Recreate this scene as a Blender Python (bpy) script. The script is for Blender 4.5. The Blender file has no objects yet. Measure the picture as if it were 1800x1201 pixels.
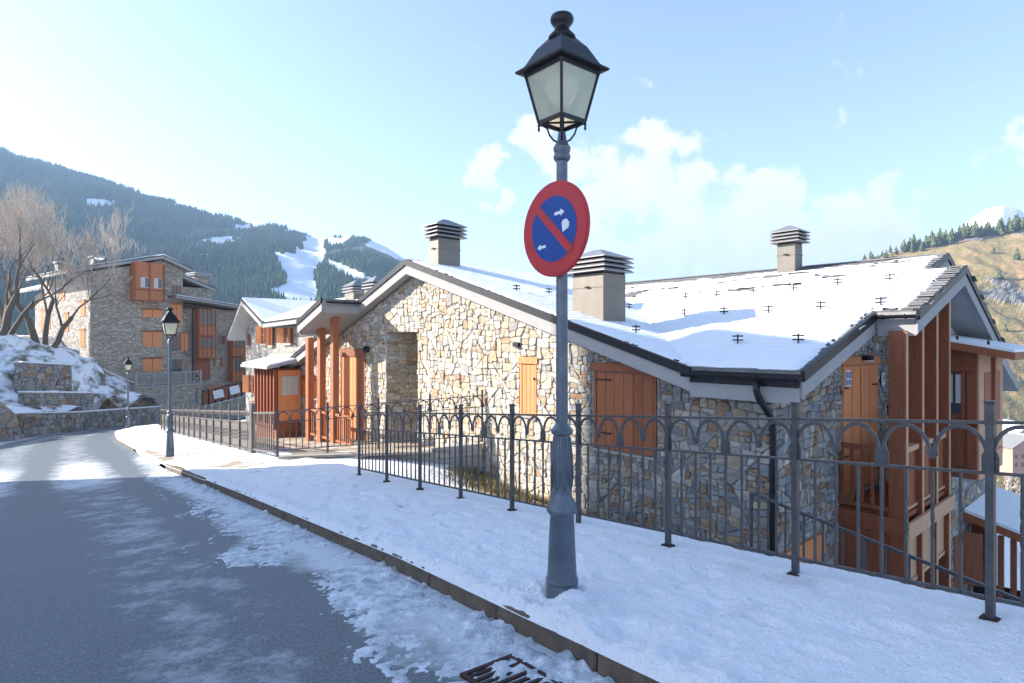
import bpy, math, random
import numpy as np
from mathutils import Vector, Matrix
R = math.radians
random.seed(7); rng = np.random.default_rng(7)
sc = bpy.context.scene
COL = sc.collection

# ---------------------------------------------------------------- camera, sky, sun, exposure
cam_d = bpy.data.cameras.new('camera'); cam = bpy.data.objects.new('camera', cam_d); COL.objects.link(cam)
cam.location = (0, 0, 0); cam.rotation_euler = (R(90), 0, 0)
cam_d.sensor_width = 36.0; cam_d.lens = 21.0; cam_d.clip_start = 0.05; cam_d.clip_end = 12000
sc.camera = cam

SUN_EL = 24.0
SUN_DIR = Vector((-.985, .17, 0)).normalized() * math.cos(R(SUN_EL)) + Vector((0, 0, math.sin(R(SUN_EL))))   # towards the sun
w = bpy.data.worlds.new('World'); sc.world = w; w.use_nodes = True
nt = w.node_tree; nt.nodes.clear()
def wn(t, **k):
    n = nt.nodes.new(t)
    for a, b in k.items(): setattr(n, a, b)
    return n
out = wn('ShaderNodeOutputWorld'); bg = wn('ShaderNodeBackground')
sky = wn('ShaderNodeTexSky'); sky.sky_type = 'NISHITA'; sky.sun_disc = False
sky.sun_elevation = R(SUN_EL); sky.sun_rotation = math.atan2(SUN_DIR.x, SUN_DIR.y)
sky.altitude = 1500; sky.air_density = 1.0; sky.dust_density = 1.6; sky.ozone_density = 1.2
SKY_STRENGTH = .12
bg.inputs['Strength'].default_value = SKY_STRENGTH
tc = wn('ShaderNodeTexCoord')
# cloud banks low over the valley: noise thresholded inside soft lobes of the sky dome
def cdir(px, py): return Vector(((px - 900) / 1050, 1, (600 - py) / 1050)).normalized()
lobes = [(1060, 350, .105), (1165, 340, .10), (1135, 262, .034), (1215, 420, .12), (1290, 440, .11), (950, 232, .058), (1000, 285, .07),
         (848, 268, .048), (1350, 385, .055), (1410, 440, .075), (1500, 408, .09), (1560, 430, .06), (1792, 262, .03), (1040, 440, .12), (840, 345, .016), (880, 340, .02)]
wz = wn('ShaderNodeTexNoise'); wz.inputs['Scale'].default_value = 9; wz.inputs['Detail'].default_value = 7; wz.inputs['Roughness'].default_value = .6
nt.links.new(tc.outputs['Generated'], wz.inputs['Vector'])
ws_ = wn('ShaderNodeVectorMath', operation='MULTIPLY_ADD'); nt.links.new(wz.outputs['Color'], ws_.inputs[0]); ws_.inputs[1].default_value = (.16, .16, .16); ws_.inputs[2].default_value = (-.08, -.08, -.08)
wv = wn('ShaderNodeVectorMath', operation='ADD'); nt.links.new(tc.outputs['Generated'], wv.inputs[0]); nt.links.new(ws_.outputs[0], wv.inputs[1])
acc = None
for px, py, r in lobes:
    d = wn('ShaderNodeVectorMath', operation='DISTANCE'); nt.links.new(wv.outputs[0], d.inputs[0]); d.inputs[1].default_value = cdir(px, py)
    m = wn('ShaderNodeMapRange', interpolation_type='SMOOTHSTEP'); nt.links.new(d.outputs['Value'], m.inputs[0])
    m.inputs[1].default_value = 0; m.inputs[2].default_value = r * 1.65; m.inputs[3].default_value = 1; m.inputs[4].default_value = 0
    if acc is None: acc = m.outputs[0]
    else:
        a = wn('ShaderNodeMath', operation='SMOOTH_MAX'); a.inputs[2].default_value = .25
        nt.links.new(acc, a.inputs[0]); nt.links.new(m.outputs[0], a.inputs[1]); acc = a.outputs[0]
nz = wn('ShaderNodeTexNoise'); nz.inputs['Scale'].default_value = 15; nz.inputs['Detail'].default_value = 12; nz.inputs['Roughness'].default_value = .62; nz.inputs['Distortion'].default_value = .25
nt.links.new(tc.outputs['Generated'], nz.inputs['Vector'])
nm = wn('ShaderNodeMath', operation='MULTIPLY_ADD'); nt.links.new(nz.outputs['Fac'], nm.inputs[0]); nm.inputs[1].default_value = 2.4; nm.inputs[2].default_value = -1.28
ad = wn('ShaderNodeMath', operation='ADD'); nt.links.new(acc, ad.inputs[0]); nt.links.new(nm.outputs[0], ad.inputs[1])
mr = wn('ShaderNodeMapRange', interpolation_type='SMOOTHSTEP'); nt.links.new(ad.outputs[0], mr.inputs[0]); mr.inputs[1].default_value = .40; mr.inputs[2].default_value = .74
mul = wn('ShaderNodeMath', operation='MULTIPLY'); nt.links.new(mr.outputs[0], mul.inputs[0]); mul.inputs[1].default_value = .98
nz2 = wn('ShaderNodeTexNoise'); nz2.inputs['Scale'].default_value = 22; nz2.inputs['Detail'].default_value = 6
nt.links.new(tc.outputs['Generated'], nz2.inputs['Vector'])
cr = wn('ShaderNodeMix', data_type='RGBA'); cr.inputs['A'].default_value = (2.5, 2.6, 2.8, 1); cr.inputs['B'].default_value = (3.5, 3.5, 3.55, 1)
nt.links.new(nz2.outputs['Fac'], cr.inputs['Factor'])
mx = wn('ShaderNodeMix', data_type='RGBA'); nt.links.new(mul.outputs[0], mx.inputs['Factor'])
wb = wn('ShaderNodeVectorMath', operation='MULTIPLY'); wb.inputs[1].default_value = (1.08, .985, .93); nt.links.new(sky.outputs[0], wb.inputs[0]); nt.links.new(wb.outputs[0], mx.inputs['A']); nt.links.new(cr.outputs['Result'], mx.inputs['B'])
nt.links.new(mx.outputs['Result'], bg.inputs['Color']); nt.links.new(bg.outputs[0], out.inputs['Surface'])

sun_d = bpy.data.lights.new('sun', 'SUN'); sun_o = bpy.data.objects.new('sun', sun_d); COL.objects.link(sun_o)
sun_d.energy = 5.0; sun_d.angle = R(.53); sun_d.color = (1, .92, .81)
sun_o.rotation_euler = SUN_DIR.to_track_quat('Z', 'Y').to_euler(); sun_o.location = (-30, 0, 60)

vs = sc.view_settings; vs.view_transform = 'Standard'; vs.look = 'None'; vs.gamma = 1; vs.use_curve_mapping = False; vs.exposure = 1.7
sc.render.engine = 'CYCLES'
cy = sc.cycles; cy.use_denoising = True; cy.max_bounces = 8; cy.transparent_max_bounces = 12; cy.volume_bounces = 0; cy.caustics_reflective = False; cy.caustics_refractive = False

# ---------------------------------------------------------------- helpers
def tag(o, label=None, cat=None, group=None, kind=None):
    if label: o['label'] = label
    if cat: o['category'] = cat
    if group: o['group'] = group
    if kind: o['kind'] = kind
    return o
def empty(name, loc=(0, 0, 0), rz=0, label=None, cat=None, group=None):
    o = bpy.data.objects.new(name, None); COL.objects.link(o); o.location = loc; o.rotation_euler = (0, 0, rz)
    o.empty_display_size = .2
    return tag(o, label, cat, group)
def link_mesh(name, me, parent=None, kind=None, loc=None):
    o = bpy.data.objects.new(name, me); COL.objects.link(o)
    if parent: o.parent = parent
    if loc is not None: o.location = loc
    if kind: o['kind'] = kind
    return o
def copy_tree(o, parent=None):
    c = o.copy(); COL.objects.link(c)
    if parent: c.parent = parent
    for ch in list(o.children): copy_tree(ch, c)
    return c
class MB:
    def __init__(s): s.v = []; s.f = []; s.mi = []; s.col = []; s.cur = 0; s.c = None
    def add(s, verts, faces, c=None):
        n = len(s.v); s.v.extend([tuple(map(float, p)) for p in verts])
        for f in faces: s.f.append(tuple(n + i for i in f)); s.mi.append(s.cur)
        s.col.extend([c or (1, 1, 1)] * len(verts))
        return s
    def box(s, x0, x1, y0, y1, z0, z1):
        v = [(x, y, z) for z in (z0, z1) for y in (y0, y1) for x in (x0, x1)]
        return s.add(v, [(0, 2, 3, 1), (4, 5, 7, 6), (0, 1, 5, 4), (2, 6, 7, 3), (0, 4, 6, 2), (1, 3, 7, 5)])
    def hexa(s, v): return s.add(v, [(0, 3, 2, 1), (4, 5, 6, 7), (0, 1, 5, 4), (1, 2, 6, 5), (2, 3, 7, 6), (3, 0, 4, 7)])
    def prism(s, poly, axis, a, b):
        """poly of 2-D points extruded along axis 0/1/2 from a to b"""
        n = len(poly); V = []
        for k in (a, b):
            for p in poly:
                q = list(p); q.insert(axis, k); V.append(q)
        F = [tuple(range(n - 1, -1, -1)), tuple(range(n, 2 * n))] + [(i, (i + 1) % n, n + (i + 1) % n, n + i) for i in range(n)]
        return s.add(V, F)
    def bar(s, p, q, wd, ht=None, up=(0, 0, 1)):
        p = Vector(p); q = Vector(q); d = (q - p).normalized(); u = Vector(up)
        if abs(d.dot(u)) > .98: u = Vector((1, 0, 0))
        a = d.cross(u).normalized(); b = a.cross(d).normalized(); ht = ht or wd
        a *= wd / 2; b *= ht / 2
        return s.hexa([p - a - b, p + a - b, p + a + b, p - a + b, q - a - b, q + a - b, q + a + b, q - a + b])
    def tube(s, pts, rad, n=6, caps=True):
        pts = [Vector(p) for p in pts]; m = len(pts)
        rs = rad if isinstance(rad, (list, tuple)) else [rad] * m
        V = []; prev = None
        for i, p in enumerate(pts):
            d = (pts[min(i + 1, m - 1)] - pts[max(i - 1, 0)]).normalized()
            if prev is None: a = d.orthogonal().normalized()
            else:
                a = prev - d * prev.dot(d)
                a = a.normalized() if a.length > 1e-6 else d.orthogonal().normalized()
            prev = a; b = d.cross(a)
            for k in range(n):
                t = 2 * math.pi * k / n; V.append(p + (a * math.cos(t) + b * math.sin(t)) * rs[i])
        F = [(i * n + k, i * n + (k + 1) % n, (i + 1) * n + (k + 1) % n, (i + 1) * n + k) for i in range(m - 1) for k in range(n)]
        if caps: F += [tuple(range(n - 1, -1, -1)), tuple((m - 1) * n + k for k in range(n))]
        return s.add(V, F)
    def lathe(s, prof, n=20, cx=0, cy=0):
        V = []; m = len(prof)
        for r, z in prof:
            for k in range(n):
                t = 2 * math.pi * k / n; V.append((cx + r * math.cos(t), cy + r * math.sin(t), z))
        F = [(i * n + k, i * n + (k + 1) % n, (i + 1) * n + (k + 1) % n, (i + 1) * n + k) for i in range(m - 1) for k in range(n)]
        F += [tuple(range(n - 1, -1, -1)), tuple((m - 1) * n + k for k in range(n))]
        return s.add(V, F)
    def quad(s, *p): return s.add(p, [tuple(range(len(p)))])
    def mesh(s, name, mats, smooth=False):
        me = bpy.data.meshes.new(name); me.from_pydata(s.v, [], s.f)
        for m in (mats if isinstance(mats, (list, tuple)) else [mats]): me.materials.append(m)
        if any(s.mi): me.polygons.foreach_set('material_index', s.mi)
        if any(c != (1, 1, 1) for c in s.col):
            a = me.color_attributes.new('tint', 'FLOAT_COLOR', 'POINT')
            arr = np.ones((len(s.v), 4), np.float32); arr[:, :3] = np.array(s.col); a.data.foreach_set('color', arr.ravel())
        if smooth: me.polygons.foreach_set('use_smooth', [True] * len(me.polygons))
        me.update(); return me
    def build(s, name, mats, parent=None, smooth=False, kind=None, loc=None, bevel=0, label=None):
        o = link_mesh(name, s.mesh(name, mats, smooth), parent, kind, loc)
        if bevel:
            b = o.modifiers.new('bevel', 'BEVEL'); b.width = bevel; b.segments = 1; b.limit_method = 'ANGLE'
        if label: o['label'] = label
        return o
def grid_mesh(name, X, Y, Z, mask=None, mat=None, cols=None, parent=None, kind=None, smooth=True, attr='tint', objname=None):
    ny, nx = Z.shape
    V = np.stack([X, Y, Z], -1).reshape(-1, 3)
    idx = np.arange(ny * nx).reshape(ny, nx)
    F = np.stack([idx[:-1, :-1], idx[:-1, 1:], idx[1:, 1:], idx[1:, :-1]], -1).reshape(-1, 4)
    if mask is not None:
        mk = mask.reshape(-1); F = F[mk[F].all(1)]
    # keep faces looking up
    if len(F):
        a = V[F[0, 1]] - V[F[0, 0]]; b = V[F[0, 3]] - V[F[0, 0]]
        if np.cross(a, b)[2] < 0: F = F[:, ::-1]
    used = np.unique(F); re = -np.ones(len(V), int); re[used] = np.arange(len(used))
    me = bpy.data.meshes.new(name); me.from_pydata(V[used].tolist(), [], re[F].tolist())
    if mat: me.materials.append(mat)
    if cols is not None:
        a = me.color_attributes.new(attr, 'FLOAT_COLOR', 'POINT'); arr = np.ones((len(used), 4), np.float32)
        arr[:, :cols.shape[-1]] = cols.reshape(-1, cols.shape[-1])[used]; a.data.foreach_set('color', arr.ravel())
    if smooth: me.polygons.foreach_set('use_smooth', [True] * len(me.polygons))
    return link_mesh(objname or name, me, parent, kind)
def vnoise(x, y, seed=0):
    xi = np.floor(x).astype(np.int64); yi = np.floor(y).astype(np.int64); fx = x - xi; fy = y - yi
    def h(a, b):
        n = (a * 374761393 + b * 668265263 + seed * 974711) & 0xffffffff
        n = ((n ^ (n >> 13)) * 1274126177) & 0xffffffff
        return ((n ^ (n >> 16)) & 0xffff) / 65535.0
    u = fx * fx * (3 - 2 * fx); v = fy * fy * (3 - 2 * fy)
    return (h(xi, yi) * (1 - u) + h(xi + 1, yi) * u) * (1 - v) + (h(xi, yi + 1) * (1 - u) + h(xi + 1, yi + 1) * u) * v
def fbm(x, y, oct=4, seed=0, gain=.5):
    t = 0; a = 1; n = 0
    for o in range(oct):
        t = t + a * vnoise(x * 2 ** o + 17.3 * o, y * 2 ** o - 9.1 * o, seed + o); n += a; a *= gain
    return t / n
def sstep(a, b, x):
    t = np.clip((x - a) / (b - a), 0, 1); return t * t * (3 - 2 * t)
# street frame: t runs away along the pavement fence, q to its right; the whole street falls away at 5 degrees
UX, UY, NX, NY, FD, EYE, SL = -.591, .806, .806, .591, 4.376, 1.575, .088
def FT(t, q, dz=0): return Vector((UX * t + NX * (q + FD), UY * t + NY * (q + FD), -EYE - SL * t + dz))
def TQ(x, y): return UX * x + UY * y, NX * x + NY * y - FD
def at(px, py, Y): return Vector(((px - 900) / 1050 * Y, Y, (600 - py) / 1050 * Y))
# house frame: s to the right along the street wall, d into the house
HA = R(-48.164); HC = (4.021, 9.299)
E1 = np.array([-.667, .745]); E2 = np.array([.745, .667])
def SD(x, y): return -((x - HC[0]) * E1[0] + (y - HC[1]) * E1[1]), (x - HC[0]) * E2[0] + (y - HC[1]) * E2[1]

# ---------------------------------------------------------------- materials
def M(name, col, rough=.7, metal=0, spec=.4, var=0, vscale=6, bump=0, bscale=20, tint=False, dark=None, stretch=None, detail=5, coat=0, obj=True, rnd=0):
    m = bpy.data.materials.new(name); m.use_nodes = True; n = m.node_tree.nodes; l = m.node_tree.links
    p = n['Principled BSDF']; p.inputs['Roughness'].default_value = rough; p.inputs['Metallic'].default_value = metal; p.inputs['Specular IOR Level'].default_value = spec
    c4 = (*col, 1)
    co = n.new('ShaderNodeTexCoord'); vec = co.outputs['Object' if obj else 'Generated']
    if stretch:
        mp = n.new('ShaderNodeMapping'); mp.inputs['Scale'].default_value = stretch; l.new(vec, mp.inputs[0]); vec = mp.outputs[0]
    src = None
    if tint:
        a = n.new('ShaderNodeVertexColor'); a.layer_name = 'tint'; src = a.outputs['Color']
    if var or rnd:
        nz = n.new('ShaderNodeTexNoise'); nz.inputs['Scale'].default_value = vscale; nz.inputs['Detail'].default_value = detail; nz.inputs['Roughness'].default_value = .6; l.new(vec, nz.inputs['Vector'])
        mr = n.new('ShaderNodeMapRange'); l.new(nz.outputs['Fac'], mr.inputs[0]); mr.inputs[1].default_value = .3; mr.inputs[2].default_value = .7
        mix = n.new('ShaderNodeMix'); mix.data_type = 'RGBA'; l.new(mr.outputs[0], mix.inputs['Factor'])
        d = dark or tuple(c * (1 - var) for c in col)
        if tint:
            mix.blend_type = 'MULTIPLY'; l.new(src, mix.inputs['A'])
            mr.inputs[3].default_value = 0; mr.inputs[4].default_value = 1; mix.inputs['B'].default_value = (1 - var, 1 - var, 1 - var, 1)
        else:
            mix.inputs['A'].default_value = (*d, 1); mix.inputs['B'].default_value = c4
        src = mix.outputs['Result']
        if rnd:
            oi = n.new('ShaderNodeObjectInfo'); m2 = n.new('ShaderNodeMapRange'); l.new(oi.outputs['Random'], m2.inputs[0]); m2.inputs[3].default_value = 1 - rnd; m2.inputs[4].default_value = 1 + rnd
            mm = n.new('ShaderNodeVectorMath'); mm.operation = 'SCALE'; l.new(src, mm.inputs[0]); l.new(m2.outputs[0], mm.inputs['Scale']); src = mm.outputs[0]
    if src is not None: l.new(src, p.inputs['Base Color'])
    else: p.inputs['Base Color'].default_value = c4
    if bump:
        bz = n.new('ShaderNodeTexNoise'); bz.inputs['Scale'].default_value = bscale; bz.inputs['Detail'].default_value = 6; l.new(vec, bz.inputs['Vector'])
        b = n.new('ShaderNodeBump'); b.inputs['Strength'].default_value = 1; b.inputs['Distance'].default_value = bump; l.new(bz.outputs['Fac'], b.inputs['Height']); l.new(b.outputs[0], p.inputs['Normal'])
    m.diffuse_color = c4
    return m
def MIX(name, cols, scale, lo, hi, rough=.8, bump=.0, bscale=30, stretch=None, attr=None, obj=True, detail=8, spec=.3, second=None, nrough=.62):
    """noise mix of two colours; attr: a vertex attribute added to the noise before the threshold"""
    m = bpy.data.materials.new(name); m.use_nodes = True; n = m.node_tree.nodes; l = m.node_tree.links; p = n['Principled BSDF']
    p.inputs['Roughness'].default_value = rough; p.inputs['Specular IOR Level'].default_value = spec
    co = n.new('ShaderNodeTexCoord'); vec = co.outputs['Object']
    if stretch:
        mp = n.new('ShaderNodeMapping'); mp.inputs['Scale'].default_value = stretch; l.new(vec, mp.inputs[0]); vec = mp.outputs[0]
    nz = n.new('ShaderNodeTexNoise'); nz.inputs['Scale'].default_value = scale; nz.inputs['Detail'].default_value = detail; nz.inputs['Roughness'].default_value = nrough; l.new(vec, nz.inputs['Vector'])
    f = nz.outputs['Fac']
    if attr:
        a = n.new('ShaderNodeVertexColor'); a.layer_name = attr; sp = n.new('ShaderNodeSeparateColor'); l.new(a.outputs['Color'], sp.inputs[0])
        ad = n.new('ShaderNodeMath'); ad.operation = 'ADD'; l.new(f, ad.inputs[0]); l.new(sp.outputs[0], ad.inputs[1]); f = ad.outputs[0]
    mr = n.new('ShaderNodeMapRange'); l.new(f, mr.inputs[0]); mr.inputs[1].default_value = lo; mr.inputs[2].default_value = hi
    A = (*cols[0], 1)
    mix = n.new('ShaderNodeMix'); mix.data_type = 'RGBA'; mix.inputs['A'].default_value = A; mix.inputs['B'].default_value = (*cols[1], 1); l.new(mr.outputs[0], mix.inputs['Factor'])
    if second:   # (colour, scale, lo, hi): varies the first colour
        n2 = n.new('ShaderNodeTexNoise'); n2.inputs['Scale'].default_value = second[1]; n2.inputs['Detail'].default_value = 7; l.new(vec, n2.inputs['Vector'])
        m2 = n.new('ShaderNodeMapRange'); l.new(n2.outputs['Fac'], m2.inputs[0]); m2.inputs[1].default_value = second[2]; m2.inputs[2].default_value = second[3]
        x2 = n.new('ShaderNodeMix'); x2.data_type = 'RGBA'; x2.inputs['A'].default_value = A; x2.inputs['B'].default_value = (*second[0], 1); l.new(m2.outputs[0], x2.inputs['Factor']); l.new(x2.outputs['Result'], mix.inputs['A'])
    l.new(mix.outputs['Result'], p.inputs['Base Color'])
    if bump:
        bz = n.new('ShaderNodeTexNoise'); bz.inputs['Scale'].default_value = bscale; bz.inputs['Detail'].default_value = 7; l.new(vec, bz.inputs['Vector'])
        b = n.new('ShaderNodeBump'); b.inputs['Distance'].default_value = bump; l.new(bz.outputs['Fac'], b.inputs['Height']); l.new(b.outputs[0], p.inputs['Normal'])
    return m
def STONE_TEX(name, scale, cols, mortar, ratio=1.6):
    """rubble masonry for walls too far away to tell the stones apart"""
    m = bpy.data.materials.new(name); m.use_nodes = True; n = m.node_tree.nodes; l = m.node_tree.links; p = n['Principled BSDF']; p.inputs['Roughness'].default_value = .85; p.inputs['Specular IOR Level'].default_value = .2
    co = n.new('ShaderNodeTexCoord'); mp = n.new('ShaderNodeMapping'); mp.inputs['Scale'].default_value = (1, 1, ratio); l.new(co.outputs['Object'], mp.inputs[0])
    v = n.new('ShaderNodeTexVoronoi'); v.inputs['Scale'].default_value = scale; l.new(mp.outputs[0], v.inputs['Vector'])
    e = n.new('ShaderNodeTexVoronoi'); e.feature = 'DISTANCE_TO_EDGE'; e.inputs['Scale'].default_value = scale; l.new(mp.outputs[0], e.inputs['Vector'])
    sp = n.new('ShaderNodeSeparateColor'); l.new(v.outputs['Color'], sp.inputs[0])
    r = n.new('ShaderNodeValToRGB'); el = r.color_ramp.elements
    for i, c in enumerate(cols):
        x = el[i] if i < 2 else el.new(.5)
        x.position = i / (len(cols) - 1); x.color = (*c, 1)
    for i, c in enumerate(cols): el[i].color = (*c, 1); el[i].position = i / (len(cols) - 1)
    l.new(sp.outputs[0], r.inputs[0])
    mr = n.new('ShaderNodeMapRange'); l.new(e.outputs['Distance'], mr.inputs[0]); mr.inputs[1].default_value = .02; mr.inputs[2].default_value = .07
    mix = n.new('ShaderNodeMix'); mix.data_type = 'RGBA'; mix.inputs['A'].default_value = (*mortar, 1); l.new(mr.outputs[0], mix.inputs['Factor']); l.new(r.outputs[0], mix.inputs['B'])
    l.new(mix.outputs['Result'], p.inputs['Base Color'])
    b = n.new('ShaderNodeBump'); b.inputs['Distance'].default_value = .05; l.new(mr.outputs[0], b.inputs['Height']); l.new(b.outputs[0], p.inputs['Normal'])
    return m
mStone = M('stone_block', (1, 1, 1), .85, spec=.25, tint=True, var=.45, vscale=9, bump=.012, bscale=22)
mMortar = M('lime_mortar', (.36, .335, .295), .95, spec=.1, var=.35, vscale=14, bump=.01, bscale=60)
mSnow = M('snow', (.90, .915, .94), .75, spec=.25, var=.06, vscale=3, bump=.03, bscale=38)
mSnowRoof = M('roof_snow', (.87, .89, .91), .8, spec=.15, var=.04, vscale=2, bump=.006, bscale=18)
mSlate = M('roof_slate', (.27, .27, .275), .7, var=.4, vscale=5, bump=.004, bscale=30, rnd=.25)
mPlaster = M('pale_render', (.37, .365, .355), .85, spec=.2, var=.1, vscale=3)
mGutter = M('dark_metal', (.035, .037, .042), .38, metal=.6, var=.3, vscale=8)
mWoodL = M('pine_boards', (.82, .315, .125), .6, spec=.3, var=.38, vscale=4, stretch=(14, 14, .5), bump=.003, bscale=8, rnd=.16)
mWoodO = M('orange_stained_wood', (.50, .18, .08), .55, spec=.35, var=.35, vscale=3, stretch=(6, 6, .5), rnd=.12)
mWoodD = M('red_stained_wood', (.34, .105, .046), .55, spec=.35, var=.4, vscale=4, stretch=(8, 8, .8), bump=.002, bscale=8, rnd=.1)
mWoodM = M('shutter_wood', (.36, .12, .048), .55, spec=.35, var=.42, vscale=4, stretch=(14, 14, .5), bump=.003, bscale=8, rnd=.18)
mWoodP = M('porch_posts', (.42, .15, .065), .55, spec=.35, var=.3, vscale=4, stretch=(8, 8, .7), rnd=.1)
mWoodB = M('lit_side_boards', (.60, .36, .215), .75, var=.25, vscale=4, stretch=(9, 9, .8))  # paler wood for right-facing timber, side light painted into its colour
mIron = M('painted_iron', (.088, .090, .096), .40, metal=.3, spec=.5, var=.4, vscale=14, bump=.0012, bscale=60)
mIronG = M('grey_painted_iron', (.16, .145, .135), .5, metal=.2, var=.25, vscale=9)
mRust = M('rusty_iron', (.06, .030, .022), .8, var=.5, vscale=25, bump=.003, bscale=50)
mPost = M('lamp_post_paint', (.14, .17, .21), .38, metal=.3, spec=.5, var=.4, vscale=7, bump=.0015, bscale=40)
mLant = M('lantern_black', (.025, .026, .03), .4, metal=.4, var=.3, vscale=9)
mChim = M('chimney_sheet', (.20, .18, .155), .55, metal=.3, var=.22, vscale=3, stretch=(1, 1, .4))
mZinc = M('zinc_cap', (.30, .30, .31), .45, metal=.4, var=.25, vscale=5)
mKerb = MIX('kerb_granite', [(.17, .125, .09), (.085, .07, .06)], 9, .35, .7, bump=.006, bscale=60)
mRed = M('sign_red', (.52, .035, .045), .4, var=.15, vscale=8)
mBlue = M('sign_blue', (.006, .065, .30), .35, var=.15, vscale=6)
mWhite = M('sign_white', (.78, .80, .82), .45, var=.05, vscale=9)
mDark = M('dark_opening', (.012, .012, .014), .6)
mBark = M('bark', (.17, .135, .105), .9, var=.5, vscale=8, bump=.02, bscale=22)
mTwig = M('pale_twigs', (.54, .47, .395), .85, var=.35, vscale=2)
mPlate = M('plate_white', (.8, .8, .8), .4)
mConc = M('concrete', (.38, .36, .33), .9, var=.25, vscale=6, bump=.004, bscale=40)
mPave = MIX('paving', [(.34, .27, .20), (.62, .62, .64)], 1.6, .52, .66, bump=.006, bscale=40)
mCurtain = M('curtain', (.62, .60, .55), .8, var=.25, vscale=3, stretch=(9, 9, .5))
def glass(name, tint=(.85, .95, .92), trans=.55, rough=.12):
    m = bpy.data.materials.new(name); m.use_nodes = True; n = m.node_tree.nodes; l = m.node_tree.links; n.remove(n['Principled BSDF'])
    o = n['Material Output']; t = n.new('ShaderNodeBsdfTransparent'); t.inputs[0].default_value = (*tint, 1)
    d = n.new('ShaderNodeBsdfTranslucent'); d.inputs[0].default_value = (*tint, 1); df = n.new('ShaderNodeBsdfDiffuse'); df.inputs[0].default_value = (*[c * .95 for c in tint], 1)
    g = n.new('ShaderNodeBsdfGlossy'); g.inputs['Roughness'].default_value = rough
    a = n.new('ShaderNodeMixShader'); a.inputs[0].default_value = .8; l.new(d.outputs[0], a.inputs[1]); l.new(df.outputs[0], a.inputs[2])
    b = n.new('ShaderNodeMixShader'); b.inputs[0].default_value = trans; l.new(a.outputs[0], b.inputs[1]); l.new(t.outputs[0], b.inputs[2])
    f = n.new('ShaderNodeFresnel'); f.inputs[0].default_value = 1.45
    c = n.new('ShaderNodeMixShader'); l.new(f.outputs[0], c.inputs[0]); l.new(b.outputs[0], c.inputs[1]); l.new(g.outputs[0], c.inputs[2]); l.new(c.outputs[0], o.inputs[0])
    return m
mLGlass = glass('lantern_glass', (.98, 1.0, .80), .52)
mGlass = M('window_glass', (.06, .075, .085), .08, spec=.8)
# ---------------------------------------------------------------- ground
def kerb_q(t): return np.interp(t, [-14, 2.08, 5.2, 11, 17.47, 33.3, 41, 46, 50, 54, 57], [-1.95, -1.926, -1.908, -2.15, -2.51, -2.77, -2.5, -1.3, 1.2, 6, 14])
def left_q(t): return np.interp(t, [-14, 40.4, 46, 51.1, 56, 59.9, 64, 68], [-7.7, -7.45, -6.7, -5.3, -2.2, 1.77, 8, 18])
def base_h(x, y):
    t, q = TQ(x, y); s, d = SD(x, y)
    z = -EYE - SL * np.clip(t, -70, 75) - .3
    z = z - sstep(.15, .9, q) * sstep(-1.2, 1.0, s) * 6.2 * sstep(26, 14, t)
    z = z - sstep(-.7, .3, q) * sstep(-9.8, -8.2, s) * sstep(1.5, .3, d) * 4.5
    z = z - sstep(9, 160, q) * 44 - np.clip(q - 9, 0, 25) * .12
    z = z + np.clip(-q - 9.4, 0, 60) * .2
    return z + (fbm(x * .06, y * .06, 4, 5) - .5) * np.clip((np.abs(q + 3) - 8) * .12, 0, 5)
mGround = MIX('hill_ground', [(.42, .32, .17), (.84, .86, .89)], .22, .44, .58, bump=.05, bscale=4, attr='snowy', second=((.26, .22, .15), .9, .35, .65))
rad = np.concatenate([np.linspace(0.6, 30, 44), np.geomspace(31, 3200, 60)]); ang = np.linspace(0, 2 * np.pi, 181)
RR, AA = np.meshgrid(rad, ang); GX = RR * np.sin(AA); GY = RR * np.cos(AA); GZ = base_h(GX, GY)
_, gq = TQ(GX, GY); snowy = .18 - sstep(18, 60, gq) * .42 - sstep(60, 400, RR) * .15
ground = grid_mesh('ground', GX, GY, GZ, None, mGround, snowy[..., None].repeat(3, -1), kind='structure', attr='snowy')

mRoad = MIX('asphalt', [(.078, .098, .116), (.60, .645, .69)], 2.6, .60, .92, rough=.5, nrough=.78, detail=12, bump=.006, bscale=130, attr='frost', second=((.17, .20, .225), 75, .43, .6), spec=.45)
tt = np.concatenate([np.arange(-13, 44, .25), np.arange(44, 57.01, .6)]); vv = np.linspace(0, 1, 44)
TT, VV = np.meshgrid(tt, vv, indexing='ij')
lt = np.interp(TT, [-13, 44, 57], [-13, 44, 68]); rt = TT
LQ = left_q(lt); RQ = kerb_q(rt) + .02
tq_t = lt * (1 - VV) + rt * VV; tq_q = LQ * (1 - VV) + RQ * VV
RX = UX * tq_t + NX * (tq_q + FD); RY = UY * tq_t + NY * (tq_q + FD); RZ = -EYE - SL * tq_t - .14 - .03 * (1 - VV)
RW = RQ - tq_q                                   # distance from the right-hand kerb
fr = .44 * sstep(1.0, .3, RW + .8 * (fbm(TT * .8, RW * .8, 4, 91) - .5)) * sstep(19, 13, TT)
tracks = np.exp(-((np.mod(RW + .2, 1.9) - .95) / .42) ** 2)
fr = fr + (.25 - .18 * tracks) * sstep(14.8, 16.4, TT) * sstep(25, 20, TT) + (.14 - .26 * tracks) + .3 * sstep(25, 29, TT) * sstep(4.3, 5.0, RW) * sstep(21, 27, TT) + .07 * (fbm(TT * .12, RW * 1.3, 4, 92) - .35) + .04 * sstep(3.0, 4.6, RW)
grid_mesh('road', RX, RY, RZ, None, mRoad, fr[..., None].repeat(3, -1), kind='structure', attr='frost')

def heap(t, w): return fbm(t * 2.1, w * 2.4, 5, 21)
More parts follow.
